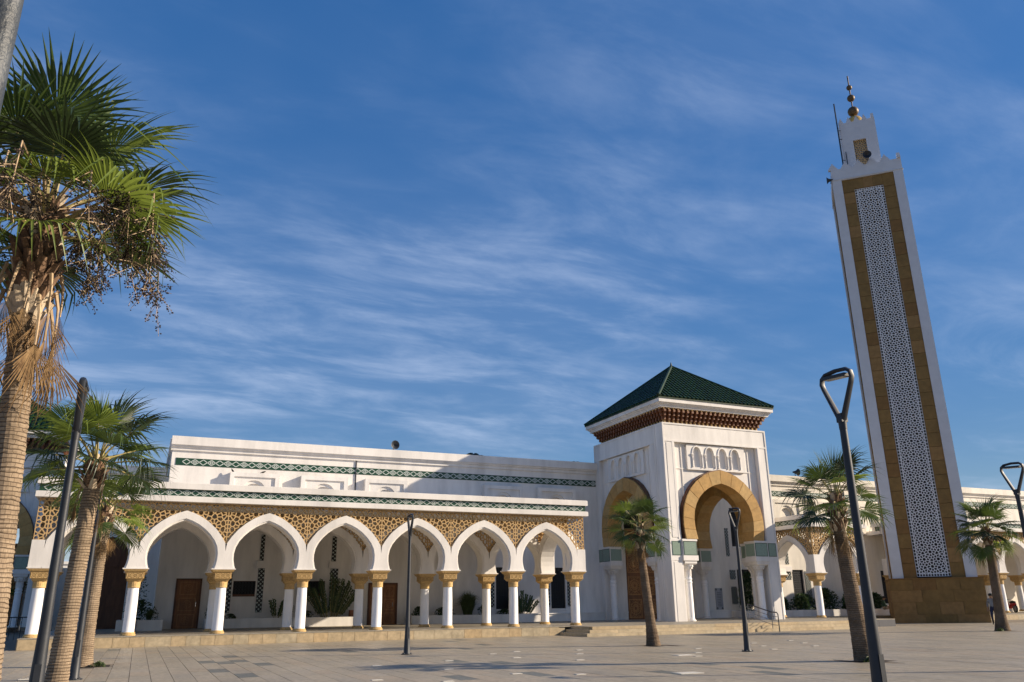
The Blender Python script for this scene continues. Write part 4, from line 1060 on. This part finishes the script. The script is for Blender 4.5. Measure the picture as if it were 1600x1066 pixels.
def palm(label, base, top, r0, r1, nf, seed, crown_h=.75, boots=1.0, ndead=8, scale=1.0, dk=False, fruit=0, flare=1.35, elmin=-38, boot_r=1.25, rings=90):
    rg = random.Random(seed); t = thing('palm_tree', label, 'palm tree', (base[0], base[1], 0), 0, 'fan palms on the plaza')
    dx, dy, h = top[0] - base[0], top[1] - base[1], top[2]
    b = MB(); N = rings; ns = 20; prof = []; h0 = h
    rings_ = []
    for i in range(N + 1):
        q = i / N; z = q * h0; rr_ = r0 + (r1 - r0) * q ** .8 + (flare - 1) * r0 * max(0, 1 - z / .9) ** 2
        bend = q + .0 * math.sin(math.pi * q)
        for sub, k in ((0, 1.0), (1, 1.022)):
            zz_ = z + sub * h0 / N * .55
            if zz_ > h0: continue
            wob = rg.uniform(-.004, .004)
            rings_.append([b.av((dx * bend + (rr_ * k + wob + rg.uniform(-.006, .006)) * math.cos(2 * math.pi * a / ns), dy * bend + (rr_ * k + wob) * math.sin(2 * math.pi * a / ns), zz_ + rg.uniform(-.006, .006))) for a in range(ns)])
    for a, c in zip(rings_, rings_[1:]):
        for i in range(ns): j = (i + 1) % ns; b.face((a[i], a[j], c[j], c[i]))
    b.face(rings_[-1]); b.build('trunk', 'bark_dk' if dk else 'bark', t)
    # leaf-base boots
    bm_ = MB(); nb = int(46 * boots); ch = crown_h
    for i in range(nb):
        q = i / nb; a = i * 2.4; z = h - .05 + q * ch; rad = r1 * (1.0 + (boot_r - 1) * math.sin(math.pi * min(1, q * 1.1)))
        T = Matrix.Translation((dx + math.cos(a) * rad * .82, dy + math.sin(a) * rad * .82, z)) @ Matrix.Rotation(a, 4, 'Z') @ Matrix.Rotation(R(rg.uniform(10, 42)), 4, 'Y')
        bm_.T = T; w = rg.uniform(.05, .08) * (r1 / .17); l = rg.uniform(.14, .26) * (r1 / .17); bm_.mi = 1 if (q < .12 or rg.random() < .15) else 0
        A_ = [(-.01, -w * 1.5, -.06), (.03, 0, -.06), (-.01, w * 1.5, -.06)]; B_ = [(0, -w * .8, l), (.03, 0, l * 1.1), (0, w * .8, l)]
        bm_.poly([A_[0], A_[1], B_[1], B_[0]]); bm_.poly([A_[1], A_[2], B_[2], B_[1]]); bm_.poly([(-.03, -w * 1.4, -.06), (-.03, -w * .7, l), (-.03, w * .7, l), (-.03, w * 1.4, -.06)])
        bm_.T = None
    bm_.lathe([(r1 * .96, h - .04), (r1 * boot_r * .86, h + ch * .5), (r1 * .7, h + ch), (.05, h + ch + .1)], 12, dx, dy)
    bm_.build('leaf_bases', ['boot', 'boot_lt'], t, kind='stuff')
    cx_, cy_, cz = dx, dy, h + ch
    def put(me, a, e, s, roll_=0, zo=0, rad=.06):
        T = Matrix.Translation((cx_ + math.cos(a) * rad, cy_ + math.sin(a) * rad, cz + zo)) @ Matrix.Rotation(a, 4, 'Z') @ Matrix.Rotation(-e, 4, 'Y') @ Matrix.Rotation(roll_, 4, 'X') @ Matrix.Scale(s, 4)
        inst(me, 'frond', t, T=T)
    for i in range(nf):
        q = (i + .5) / nf; a = i * 2.39996 + rg.uniform(-.2, .2); e = R(82 + (elmin - 82) * q ** .95 + rg.uniform(-7, 7))
        me = rg.choice(GREEN) if rg.random() > .2 else rg.choice(YEL)
        put(me, a, e, scale * rg.uniform(.88, 1.08), rg.uniform(-.5, .5), -ch * .35 * q)
    for i in range(3): put(rg.choice(SPEAR), i * 2.1, R(80), scale * .95, 0, .05)
    for i in range(ndead):
        a = i * 2.39996 + rg.uniform(-.4, .4) - (.4 if fruit else 0); put(rg.choice(DEAD), a, R(rg.uniform(-84, -70)), scale * rg.uniform(.75, 1.0), rg.uniform(-.4, .4), -ch * (rg.uniform(.45, .8) if not fruit else rg.uniform(.55, .98)), r1 * (1.0 if not fruit else 1.9))
    if fruit:
        for a, q_, s_ in ((-.25, .80, 1.0), (.15, .62, .9), (-.7, .9, .85), (2.9, .78, 1.05), (3.5, .6, .9), (-1.5, .7, .8)): put(rg.choice(DEAD), a, R(-81), s_, .3 * a, -ch * q_, .27)
    for i in range(fruit):
        a = rg.uniform(0, 2 * math.pi); fm = MB(); ln = rg.uniform(.45, .95) * scale; fm.mi = 1
        p0 = Vector((cx_ + math.cos(a) * .15, cy_ + math.sin(a) * .15, cz - .15)); out_r = rg.uniform(.3, 1.15) * scale
        mid = p0 + Vector((math.cos(a) * out_r, math.sin(a) * out_r, .1)); end = mid + Vector((math.cos(a) * .1, math.sin(a) * .1, -ln))
        fm.tube([p0, (p0 + mid) / 2 + Vector((0, 0, .08)), mid, mid * .4 + end * .6], [.014, .012, .009, .006], 4)
        for s_ in range(24):
            tt = rg.random(); st = mid.lerp(end, tt * .8); en = st + Vector((rg.uniform(-.24, .24), rg.uniform(-.24, .24), -rg.uniform(.05, .30)))
            fm.mi = 1; fm.tube([st, en], .0035, 3, False); fm.mi = 0
            for k in range(13):
                c0 = st.lerp(en, rg.random() ** .7) + Vector((rg.uniform(-.03, .03), rg.uniform(-.03, .03), rg.uniform(-.03, .02))); s0 = rg.uniform(.008, .014)
                P6 = [c0 + Vector(v) * s0 for v in ((1, 0, 0), (0, 1, 0), (-1, 0, 0), (0, -1, 0), (0, 0, 1), (0, 0, -1))]; ii = [fm.av(p) for p in P6]
                for q in range(4): fm.face((ii[q], ii[(q + 1) % 4], ii[4])); fm.face((ii[(q + 1) % 4], ii[q], ii[5]))
        fm.build('fruit_cluster', ['fruit', 'stalk_dead'], t, kind='stuff')
    return t
palm('large close palm with brown hanging fronds and dark fruit clusters, at the left picture edge', (-1.27, 9.93), (-1.52, 9.89, 4.48), .150, .138, 24, 11, 1.42, 2.6, 8, 1.18, fruit=34, flare=1.0, boot_r=1.7, elmin=-6, rings=110)
palm('palm with thick ringed trunk behind the left lamp post, fans spread over the arcade end', (-1.09, 15.97), (-.98, 15.97, 3.40), .172, .132, 20, 5, .50, .8, 2, 1.0, flare=1.15, elmin=-16)
palm('short palm with brown skirt of dead fronds in front of the dark arched door', (-1.15, 24.88), (-1.10, 24.88, 3.36), .20, .15, 18, 8, .65, 1.0, 7, .88)
palm('palm standing in front of the gate tower steps, left of its lit arch', (16.44, 25.25), (16.2, 25.33, 3.25), .19, .125, 22, 3, .85, .9, 5, .86, dk=True, elmin=-26)
palm('tall ringed palm directly left of the minaret, behind the loop lamp post', (16.16, 15.65), (16.03, 15.78, 3.05), .235, .15, 18, 14, .9, 1.1, 5, .95, dk=True, flare=1.1, elmin=-22)
palm('farthest right palm, in front of the distant arcade beside the minaret foot', (36.76, 27.14), (36.83, 27.06, 3.85), .25, .17, 26, 17, .75, .8, 3, 1.2, dk=True)
palm('small distant palm seen low behind the left palm trunk', (-7.9, 69.5), (-7.9, 69.5, 2.6), .25, .2, 18, 19, .8, .8, 3, 1.0, dk=True)

# ---------------------------------------------------------------- planting
def shrub(label, x, y, w, h, n, seed, m='bush', leaf=.06, name='shrub', z=ZF + .42):
    rg = random.Random(seed); t = MB()
    for _ in range(n):
        a = rg.uniform(0, 6.28); q = rg.random() ** .5; zz_ = rg.random() ** .8; rad = w * q * math.sqrt(max(.05, 1 - (zz_ * 1.0) ** 2.2)); rad *= .75 + .25 * math.sin(a * 3 + seed) 
        c0 = Vector((rad * math.cos(a), rad * .6 * math.sin(a), zz_ * h)); d1 = Vector((rg.uniform(-1, 1), rg.uniform(-1, 1), rg.uniform(-.4, 1))).normalized(); d2 = d1.cross(Vector((rg.uniform(-1, 1), rg.uniform(-1, 1), rg.uniform(-1, 1)))).normalized(); s = leaf * rg.uniform(.6, 1.4)
        t.poly([c0 - d1 * s, c0 + d2 * s * .45, c0 + d1 * s, c0 - d2 * s * .45])
    o = t.build(name, m); o.location = (x, y, z); return tag(o, label, 'plant')
def grass(label, x, y, w, h, n, seed):
    rg = random.Random(seed); t = MB()
    for _ in range(n):
        a = rg.uniform(0, 6.28); b0 = Vector((rg.uniform(-.15, .15) * w, rg.uniform(-.1, .1) * w, 0)); l = h * rg.uniform(.6, 1.1); o_ = w * rg.uniform(.1, 1); px = Vector((-math.sin(a), math.cos(a), 0)) * .012
        d = Vector((math.cos(a), math.sin(a) * .6, 0)); p1 = b0 + d * o_ * .35 + Vector((0, 0, l * .7)); p2 = b0 + d * o_ + Vector((0, 0, l * (1 - .5 * o_ / w)))
        t.poly([b0 - px, b0 + px, p1 + px, p1 - px]); t.poly([p1 - px, p1 + px, p2])
    o = t.build('grass_clump', 'bush2'); o.location = (x, y, ZF + .40); return tag(o, label, 'plant')
def stems(label, x, y, h, spread, n, seed, leaf=.09):
    rg = random.Random(seed); t = MB()
    for i in range(n):
        a = rg.uniform(-1, 1); e = Vector((a * spread, rg.uniform(-.2, .2), h * (1 - .35 * abs(a)) * rg.uniform(.75, 1.05))); of = Vector((a * spread * .35, rg.uniform(-.1, .1), 0)); e = e * .9; t.mi = 1; t.tube([of, of + e * .5 + Vector((0, 0, .08)), of + e], [.014, .01, .005], 4, False); t.mi = 0
        for k in range(56):
            q = .15 + .85 * k / 56; c0 = of + e * q + Vector((rg.uniform(-.03, .03), 0, .3 * q * (1 - q) * .6)); sgn = 1 if k % 2 else -1
            ax = e.normalized(); sd = ax.cross(Vector((0, 1, 0))).normalized() * sgn; d = (sd + ax * .6).normalized(); u_ = d.cross(Vector((rg.uniform(-.3, .3), 1, 0))).normalized(); s = leaf * rg.uniform(.7, 1.1)
            t.poly([c0, c0 + d * s * .5 + u_ * s * .3, c0 + d * s, c0 + d * s * .5 - u_ * s * .3])
    o = t.build('leafy_shrub', ['bush', 'stalk']); o.location = (x, y, ZF + .40); return tag(o, label, 'plant')
shrub('dense dark bush in the planter behind the second column', .1, 47.0, 1.0, 1.0, 900, 1, z=ZF + .45)
shrub('tall dark climbing bush against the shaded recess by the dark door', -.2, 48.6, .7, 3.0, 900, 2, z=ZF + .45)
grass('pale grass clump in the planter beside the second column', .55, 46.3, .6, .8, 160, 3)
shrub('dark rounded bush beside the right jamb of the carved brown door', 3.7, 48.2, .45, .9, 500, 4)
shrub('low creeping plant at the left end of the long planter', 4.6, 48.0, .5, .3, 250, 5)
stems('single thin leafy sapling in front of the first zellige strip', 7.0, 48.2, 1.5, .5, 5, 6, .12)
grass('grass clump beside the third back column', 7.7, 48.2, .55, .95, 200, 7)
stems('tall oleander with many upright leafy stems left of the double door', 10.0, 48.2, 2.7, 1.35, 30, 8, .13)
shrub('low bush under the oleander, right end of the planter', 8.7, 48.2, .4, .4, 200, 20)
MB().box(0, .45, 0, .4, 0, .42).build('wall', 'pot', tag(bpy.data.objects.new('plant_pot', None), 'square brown plant pot at right end of the planter by the double door', 'plant pot')); 
pp = [o for o in bpy.data.objects if o.name == 'plant_pot'][0]; COL.objects.link(pp); pp.location = (11.1, 48.1, ZF + .42)
shrub('low dark bush at left end of the planter right of the double door', 15.2, 48.2, .6, .55, 500, 9)
shrub('low wide bush behind the fifth front column', 16.8, 48.2, .75, .55, 600, 10)
grass('large arching grass clump between the sixth columns', 18.3, 48.2, 1.5, 1.6, 700, 11)
shrub('dark bush right of the arching grass clump', 19.4, 48.2, .55, .65, 450, 12)
shrub('low ground plants under the tall iron window', 20.8, 48.3, .7, .35, 350, 13)
stems('dark leggy shrub between the two tall iron windows', 22.0, 48.2, 1.6, .8, 9, 14, .16)
shrub('small bush right of the tall iron window', 21.8, 48.3, .35, .9, 350, 21)
for i, (x, w, h, lab) in enumerate(((39.4, .9, 2.3, 'tall dark bush beside the gate tower pier in the right planter'), (40.9, .8, 1.0, 'leafy bush left of the pavilion corner column'), (42.3, .7, .8, 'low bush left part of the right planter'),
                                    (44.2, 1.2, 1.0, 'wide bush right of the pavilion corner column'), (46.4, 1.2, 1.3, 'bush behind the ringed palm trunk in the right planter'), (48.8, 1.0, 1.1, 'bush left of the seated man'), (51.3, 1.0, 1.0, 'bush right of the seated man'))):
    shrub(lab, x, 47.9, w * 1.15, h * 1.15, int(1100 * w), 30 + i, leaf=.10)
stems('broad leaved plant just left of the seated man', 49.2, 47.9, 1.7, .7, 7, 44, .28)

for i, (x, y, w) in enumerate(((-.75, 24.6, .22), (16.0, 15.35, .2), (36.3, 26.9, .25))):
    o = shrub(('small grass tuft in the pit of the short palm by the dark door', 'small grass tuft at the foot of the ringed palm left of the minaret', 'small grass tuft at the foot of the farthest right palm')[i], x, y, w, .12, 160, 60 + i, m='bush2', leaf=.035, name='grass_tuft', z=0)
# ---------------------------------------------------------------- handrail, background, small things
hr = thing('handrail', 'steel stair handrail on the steps right of the gate tower', 'handrail', (0, 0, 0))
A0, A1 = Vector((29.6, 36.2, 1.32)), Vector((29.25, 34.0, .92)); A2 = Vector((29.2, 33.55, .90))
MB().tube([A0, A1, A2, Vector((29.18, 33.45, .80)), Vector((29.18, 33.45, 0))], .028, 8).build('top_rail', 'iron', hr)
for k in (1, 2, 3): MB().tube([A0 - Vector((0, 0, .2 * k)), A1 - Vector((0, 0, .2 * k)), A2 - Vector((0, 0, .2 * k))], .014, 6).build('rail', 'steel', hr)
MB().tube([A0, Vector((A0.x, A0.y, ZF))], .022, 6).build('post', 'steel', hr); MB().tube([A1, Vector((A1.x, A1.y, .12))], .022, 6).build('post', 'steel', hr)
hr.location = (0, 0, 0)
rl = thing('railing', 'dark iron railing low at the far left behind the palm trunk', 'railing')
for k in range(14):
    MB().tube([(-7.6 + .25 * k, 50, 0), (-7.6 + .25 * k, 50, 1.1)], .016, 5).build('baluster', 'iron', rl)
MB().tube([(-7.6, 50, 1.1), (-4.3, 50, 1.1)], .03, 6).build('top_rail', 'iron', rl)
def bldg(label, x, y, w, d, h, m, wins, rz=0):
    b = thing('house', label, 'building', (x, y, 0), rz); MB().box(0, w, 0, d, 0, h).build('wall', m, b); MB().box(-.15, w + .15, -.15, d + .15, h, h + .3).build('parapet', m, b)
    nx, nz = wins
    for i in range(nx):
        for j in range(nz):
            x0 = w * (i + .3) / nx; z0 = h * (j + .3) / nz
            o = MB().box(x0, x0 + w * .4 / nx, -.03, -.002, z0, z0 + h * .45 / nz).build('window', 'glass', b)
            MB().box(x0 - .06, x0 + w * .4 / nx + .06, -.12, -.031, z0 - .1, z0 - .02).build('sill', 'white', o)
    return b
bldg('white distant house beyond the terrace at far left', -19, 108, 14, 8, 6.5, 'white', (5, 2))
bldg('grey distant block with small windows seen through the far right arcade', 84, 62, 26, 10, 9, 'grey_wall', (8, 3), R(-20))
fw = thing('boundary_wall', 'pale panelled boundary wall at far left behind the column', 'wall', (-14, 74, 0))
for k in range(7): MB().box(k * 2, k * 2 + 1.96, 0, .2, 0, 4.6).build('wall_panel', 'warmlit_white', fw)

def bird(label, x, y, z, rz, flat=False):
    b = MB(); b.T = Matrix.Rotation(rz, 4, 'Z') @ (Matrix.Rotation(R(-8 if flat else -38), 4, 'Y'))
    pts = [(-.22, 0, .06), (-.10, 0, .08), (0, 0, .10), (.08, 0, .115), (.13, 0, .14), (.16, 0, .15), (.20, 0, .145)]
    b.tube(pts, [.012, .03, .058, .05, .035, .03, .004], 8); b.tube([(.0, .02, .06), (.0, .02, -.0)], .006, 4); b.tube([(.0, -.02, .06), (.0, -.02, -.0)], .006, 4)
    b.tube([(.02, .05, .11), (-.16, .03, .07)], [.025, .006], 5); b.tube([(.02, -.05, .11), (-.16, -.03, .07)], [.025, .006], 5)
    o = b.build('pigeon', 'hair'); o.location = (x, y, z); o.scale = (.85,) * 3; return tag(o, label, 'bird')
bird('dark pigeon perched at left corner of the first framed blind arch', 4.02, 48.75, 8.83, R(160)); bird('dark pigeon lying low on top of the first framed blind arch', 5.75, 48.75, 8.83, R(10), True)

# ---------------------------------------------------------------- people (skinned skeletons)
def figure(name, label, loc, rz, J, E_, rad, mats_of, extra):
    """J joints, E_ edges, one continuous skinned body; material by region"""
    me = bpy.data.meshes.new('body'); keys = list(J); me.from_pydata([J[k] for k in keys], [(keys.index(a), keys.index(b)) for a, b in E_], [])
    root = thing(name, label, 'person', loc, rz)
    tmp = bpy.data.objects.new('tmp', me); COL.objects.link(tmp)
    md = tmp.modifiers.new('s', 'SKIN'); md.use_smooth_shade = True
    for i, k in enumerate(keys): me.skin_vertices[0].data[i].radius = (rad[k], rad[k]); me.skin_vertices[0].data[i].use_root = (k == 'pelvis')
    sb = tmp.modifiers.new('d', 'SUBSURF'); sb.levels = 2; sb.render_levels = 2
    dg = bpy.context.evaluated_depsgraph_get(); ev = tmp.evaluated_get(dg); nm = bpy.data.meshes.new_from_object(ev); nm.name = 'body'
    nm.materials.clear(); ml = []
    for p in nm.polygons:
        k = min(keys, key=lambda q: (Vector(J[q]) - p.center).length - rad[q]); m_ = mats_of(k, p.center)
        if m_ not in ml: ml.append(m_)
        p.material_index = ml.index(m_)
    idx = [p.material_index for p in nm.polygons]
    for m_ in ml: nm.materials.append(M[m_])
    nm.polygons.foreach_set('material_index', idx); nm.polygons.foreach_set('use_smooth', [True] * len(idx))
    bpy.data.objects.remove(tmp); inst(nm, 'body', root)
    extra(root, J); return root
def head_bits(root, J, capm='hair'):
    hx, hy, hz = J['head']
    h = MB(); h.lathe([(.118, hz + .00), (.125, hz + .06), (.105, hz + .125), (.03, hz + .15)], 14, hx, hy + .012); h.build('cap', capm, root, smooth=True)
    b = MB(); b.box(hx - .07, hx + .07, hy - .20, hy - .08, hz + .03, hz + .045); b.build('cap_peak', capm, root)
    n = MB(); n.tube([(hx, hy - .115, hz + .02), (hx, hy - .14, hz - .03)], [.012, .02], 6); n.build('nose', 'skin', root)
    e = MB()
    for sx in (-1, 1): e.box(hx + sx * .04 - .012, hx + sx * .04 + .012, hy - .122, hy - .11, hz + .005, hz + .02)
    e.box(hx - .03, hx + .03, hy - .118, hy - .108, hz - .062, hz - .052); e.build('face_features', 'hair', root)
def hands(root, pts):
    for (p, d) in pts:
        m_ = MB(); p = Vector(p); d = Vector(d).normalized(); s = d.cross(Vector((0, 0, 1))).normalized() if abs(d.z) < .9 else Vector((1, 0, 0)); u_ = s.cross(d)
        m_.tube([p, p + d * .05, p + d * .09], [.03, .042, .036], 8)
        for i, l in enumerate((.065, .075, .07, .055)):
            b0 = p + d * .08 + s * (.03 - .02 * i); m_.tube([b0, b0 + d * l * .55 - u_ * .01, b0 + d * l - u_ * .03], [.010, .009, .006], 5)
        b0 = p + d * .03 + s * .04; m_.tube([b0, b0 + s * .03 + d * .03, b0 + s * .035 + d * .06], [.011, .010, .007], 5)
        m_.build('hand', 'skin', root)
J = dict(pelvis=(0, 0, .52), waist=(0, .02, .70), chest=(0, -.03, .92), neck=(0, -.06, 1.08), head=(0, -.11, 1.22), hat=(0, -.10, 1.30),
         shl=(-.18, -.04, 1.02), ell=(-.25, -.10, .75), wrl=(-.14, -.34, .62), shr=(.18, -.04, 1.02), elr=(.25, -.10, .75), wrr=(.14, -.34, .62),
         hl=(-.10, -.02, .50), kl=(-.13, -.44, .49), al=(-.13, -.50, .09), tl=(-.13, -.64, .04), hr=(.10, -.02, .50), kr=(.16, -.44, .49), ar=(.20, -.42, .09), tr=(.21, -.56, .04))
E_ = [('pelvis', 'waist'), ('waist', 'chest'), ('chest', 'neck'), ('neck', 'head'), ('head', 'hat'), ('chest', 'shl'), ('shl', 'ell'), ('ell', 'wrl'), ('chest', 'shr'), ('shr', 'elr'), ('elr', 'wrr'), ('pelvis', 'hl'), ('hl', 'kl'), ('kl', 'al'), ('al', 'tl'), ('pelvis', 'hr'), ('hr', 'kr'), ('kr', 'ar'), ('ar', 'tr')]
rad = dict(pelvis=.15, waist=.14, chest=.155, neck=.06, head=.105, hat=.09, shl=.07, ell=.05, wrl=.035, shr=.07, elr=.05, wrr=.035, hl=.10, kl=.07, al=.045, tl=.035, hr=.10, kr=.07, ar=.045, tr=.035)
def mo(k, c):
    if k in ('head', 'hat', 'neck', 'wrl', 'wrr'): return 'skin'
    if k in ('tl', 'tr', 'al', 'ar'): return 'hair'
    if k in ('pelvis', 'hl', 'hr', 'kl', 'kr'): return 'cloth_beige'
    return 'cloth_green'
def ex(root, J): head_bits(root, J); hands(root, [(J['wrl'], (.3, -1, -.3)), (J['wrr'], (-.3, -1, -.3))])
figure('person', 'seated man in dark green top, beige trousers and dark cap on the right planter edge', (50.8, 46.72, ZF - .03), R(50), J, E_, rad, mo, ex)
J2 = dict(pelvis=(0, 0, .92), waist=(0, 0, 1.08), chest=(0, -.02, 1.30), neck=(0, -.02, 1.47), head=(0, -.05, 1.60), hat=(0, -.05, 1.67),
          shl=(-.18, 0, 1.40), ell=(-.25, .04, 1.12), wrl=(-.26, -.10, .88), shr=(.18, 0, 1.40), elr=(.25, .04, 1.12), wrr=(.26, -.10, .88),
          hl=(-.09, 0, .88), kl=(-.11, -.10, .49), al=(-.11, .02, .09), tl=(-.11, -.13, .04), hr=(.09, 0, .88), kr=(.10, .06, .49), ar=(.10, .22, .10), tr=(.10, .09, .04))
def mo2(k, c):
    if k in ('head', 'hat', 'neck', 'wrl', 'wrr'): return 'skin'
    if k in ('tl', 'tr', 'al', 'ar'): return 'hair'
    if k in ('pelvis', 'hl', 'hr', 'kl', 'kr'): return 'cloth_navy'
    return 'cloth_grey'
def ex2(root, J): head_bits(root, J); hands(root, [(J['wrl'], (0, -.2, -1)), (J['wrr'], (0, -.2, -1))])
figure('person', 'standing man in grey shirt and navy trousers half hidden by the far right palm trunk', (45.5, 33.95, 0), R(-60), J2, E_, rad, mo2, ex2)
rad3 = dict(rad); 
for k in ('pelvis', 'hl', 'hr', 'kl', 'kr'): rad3[k] = rad[k] * 1.25
def mo3(k, c): return 'skin' if k in ('head', 'hat', 'neck', 'wrl', 'wrr') else 'robe'
figure('person', 'seated person in pale grey robe half hidden behind the second column', (-.35, 45.9, ZF - .02), R(20), J, E_, rad3, mo3, ex)

# red motorbike far right
mbk = thing('motorbike', 'small red motorbike parked behind the far right arcade columns', 'motorbike', (63.6, 45.9, ZF), R(65))
for x in (-.62, .62):
    w = MB(); w.T = Matrix.Translation((x, 0, .3)) @ Matrix.Rotation(math.pi / 2, 4, 'X')
    w.lathe([(.24, -.05), (.30, -.04), (.31, 0), (.30, .04), (.24, .05)], 20, cap=False); o = w.build('wheel', 'rubber', mbk)
    w = MB(); w.T = Matrix.Translation((x, 0, .3)) @ Matrix.Rotation(math.pi / 2, 4, 'X'); w.lathe([(.24, -.03), (.05, -.05), (.05, .05), (.24, .03)], 12); w.build('rim', 'steel', o)
b = MB(); b.tube([(-.7, 0, .62), (-.3, 0, .6), (0, 0, .42), (.3, 0, .5), (.5, 0, .9)], [.12, .16, .15, .12, .09], 8); b.build('body', 'red', mbk, smooth=True)
b = MB(); b.tube([(-.75, 0, .78), (-.4, 0, .80), (-.05, 0, .76)], [.07, .12, .08], 8); b.build('seat', 'rubber', mbk)
b = MB(); b.tube([(.62, 0, .3), (.48, 0, .95)], .035, 6); b.tube([(.46, -.3, 1.02), (.47, 0, .98), (.46, .3, 1.02)], .02, 6); b.build('handlebar', 'iron', mbk)
b = MB(); b.T = Matrix.Translation((.56, 0, .88)) @ Matrix.Rotation(math.pi / 2, 4, 'Y'); b.lathe([(.08, -.04), (.08, .03), (.04, .05)], 12); b.build('headlight', 'glass_lens', mbk)
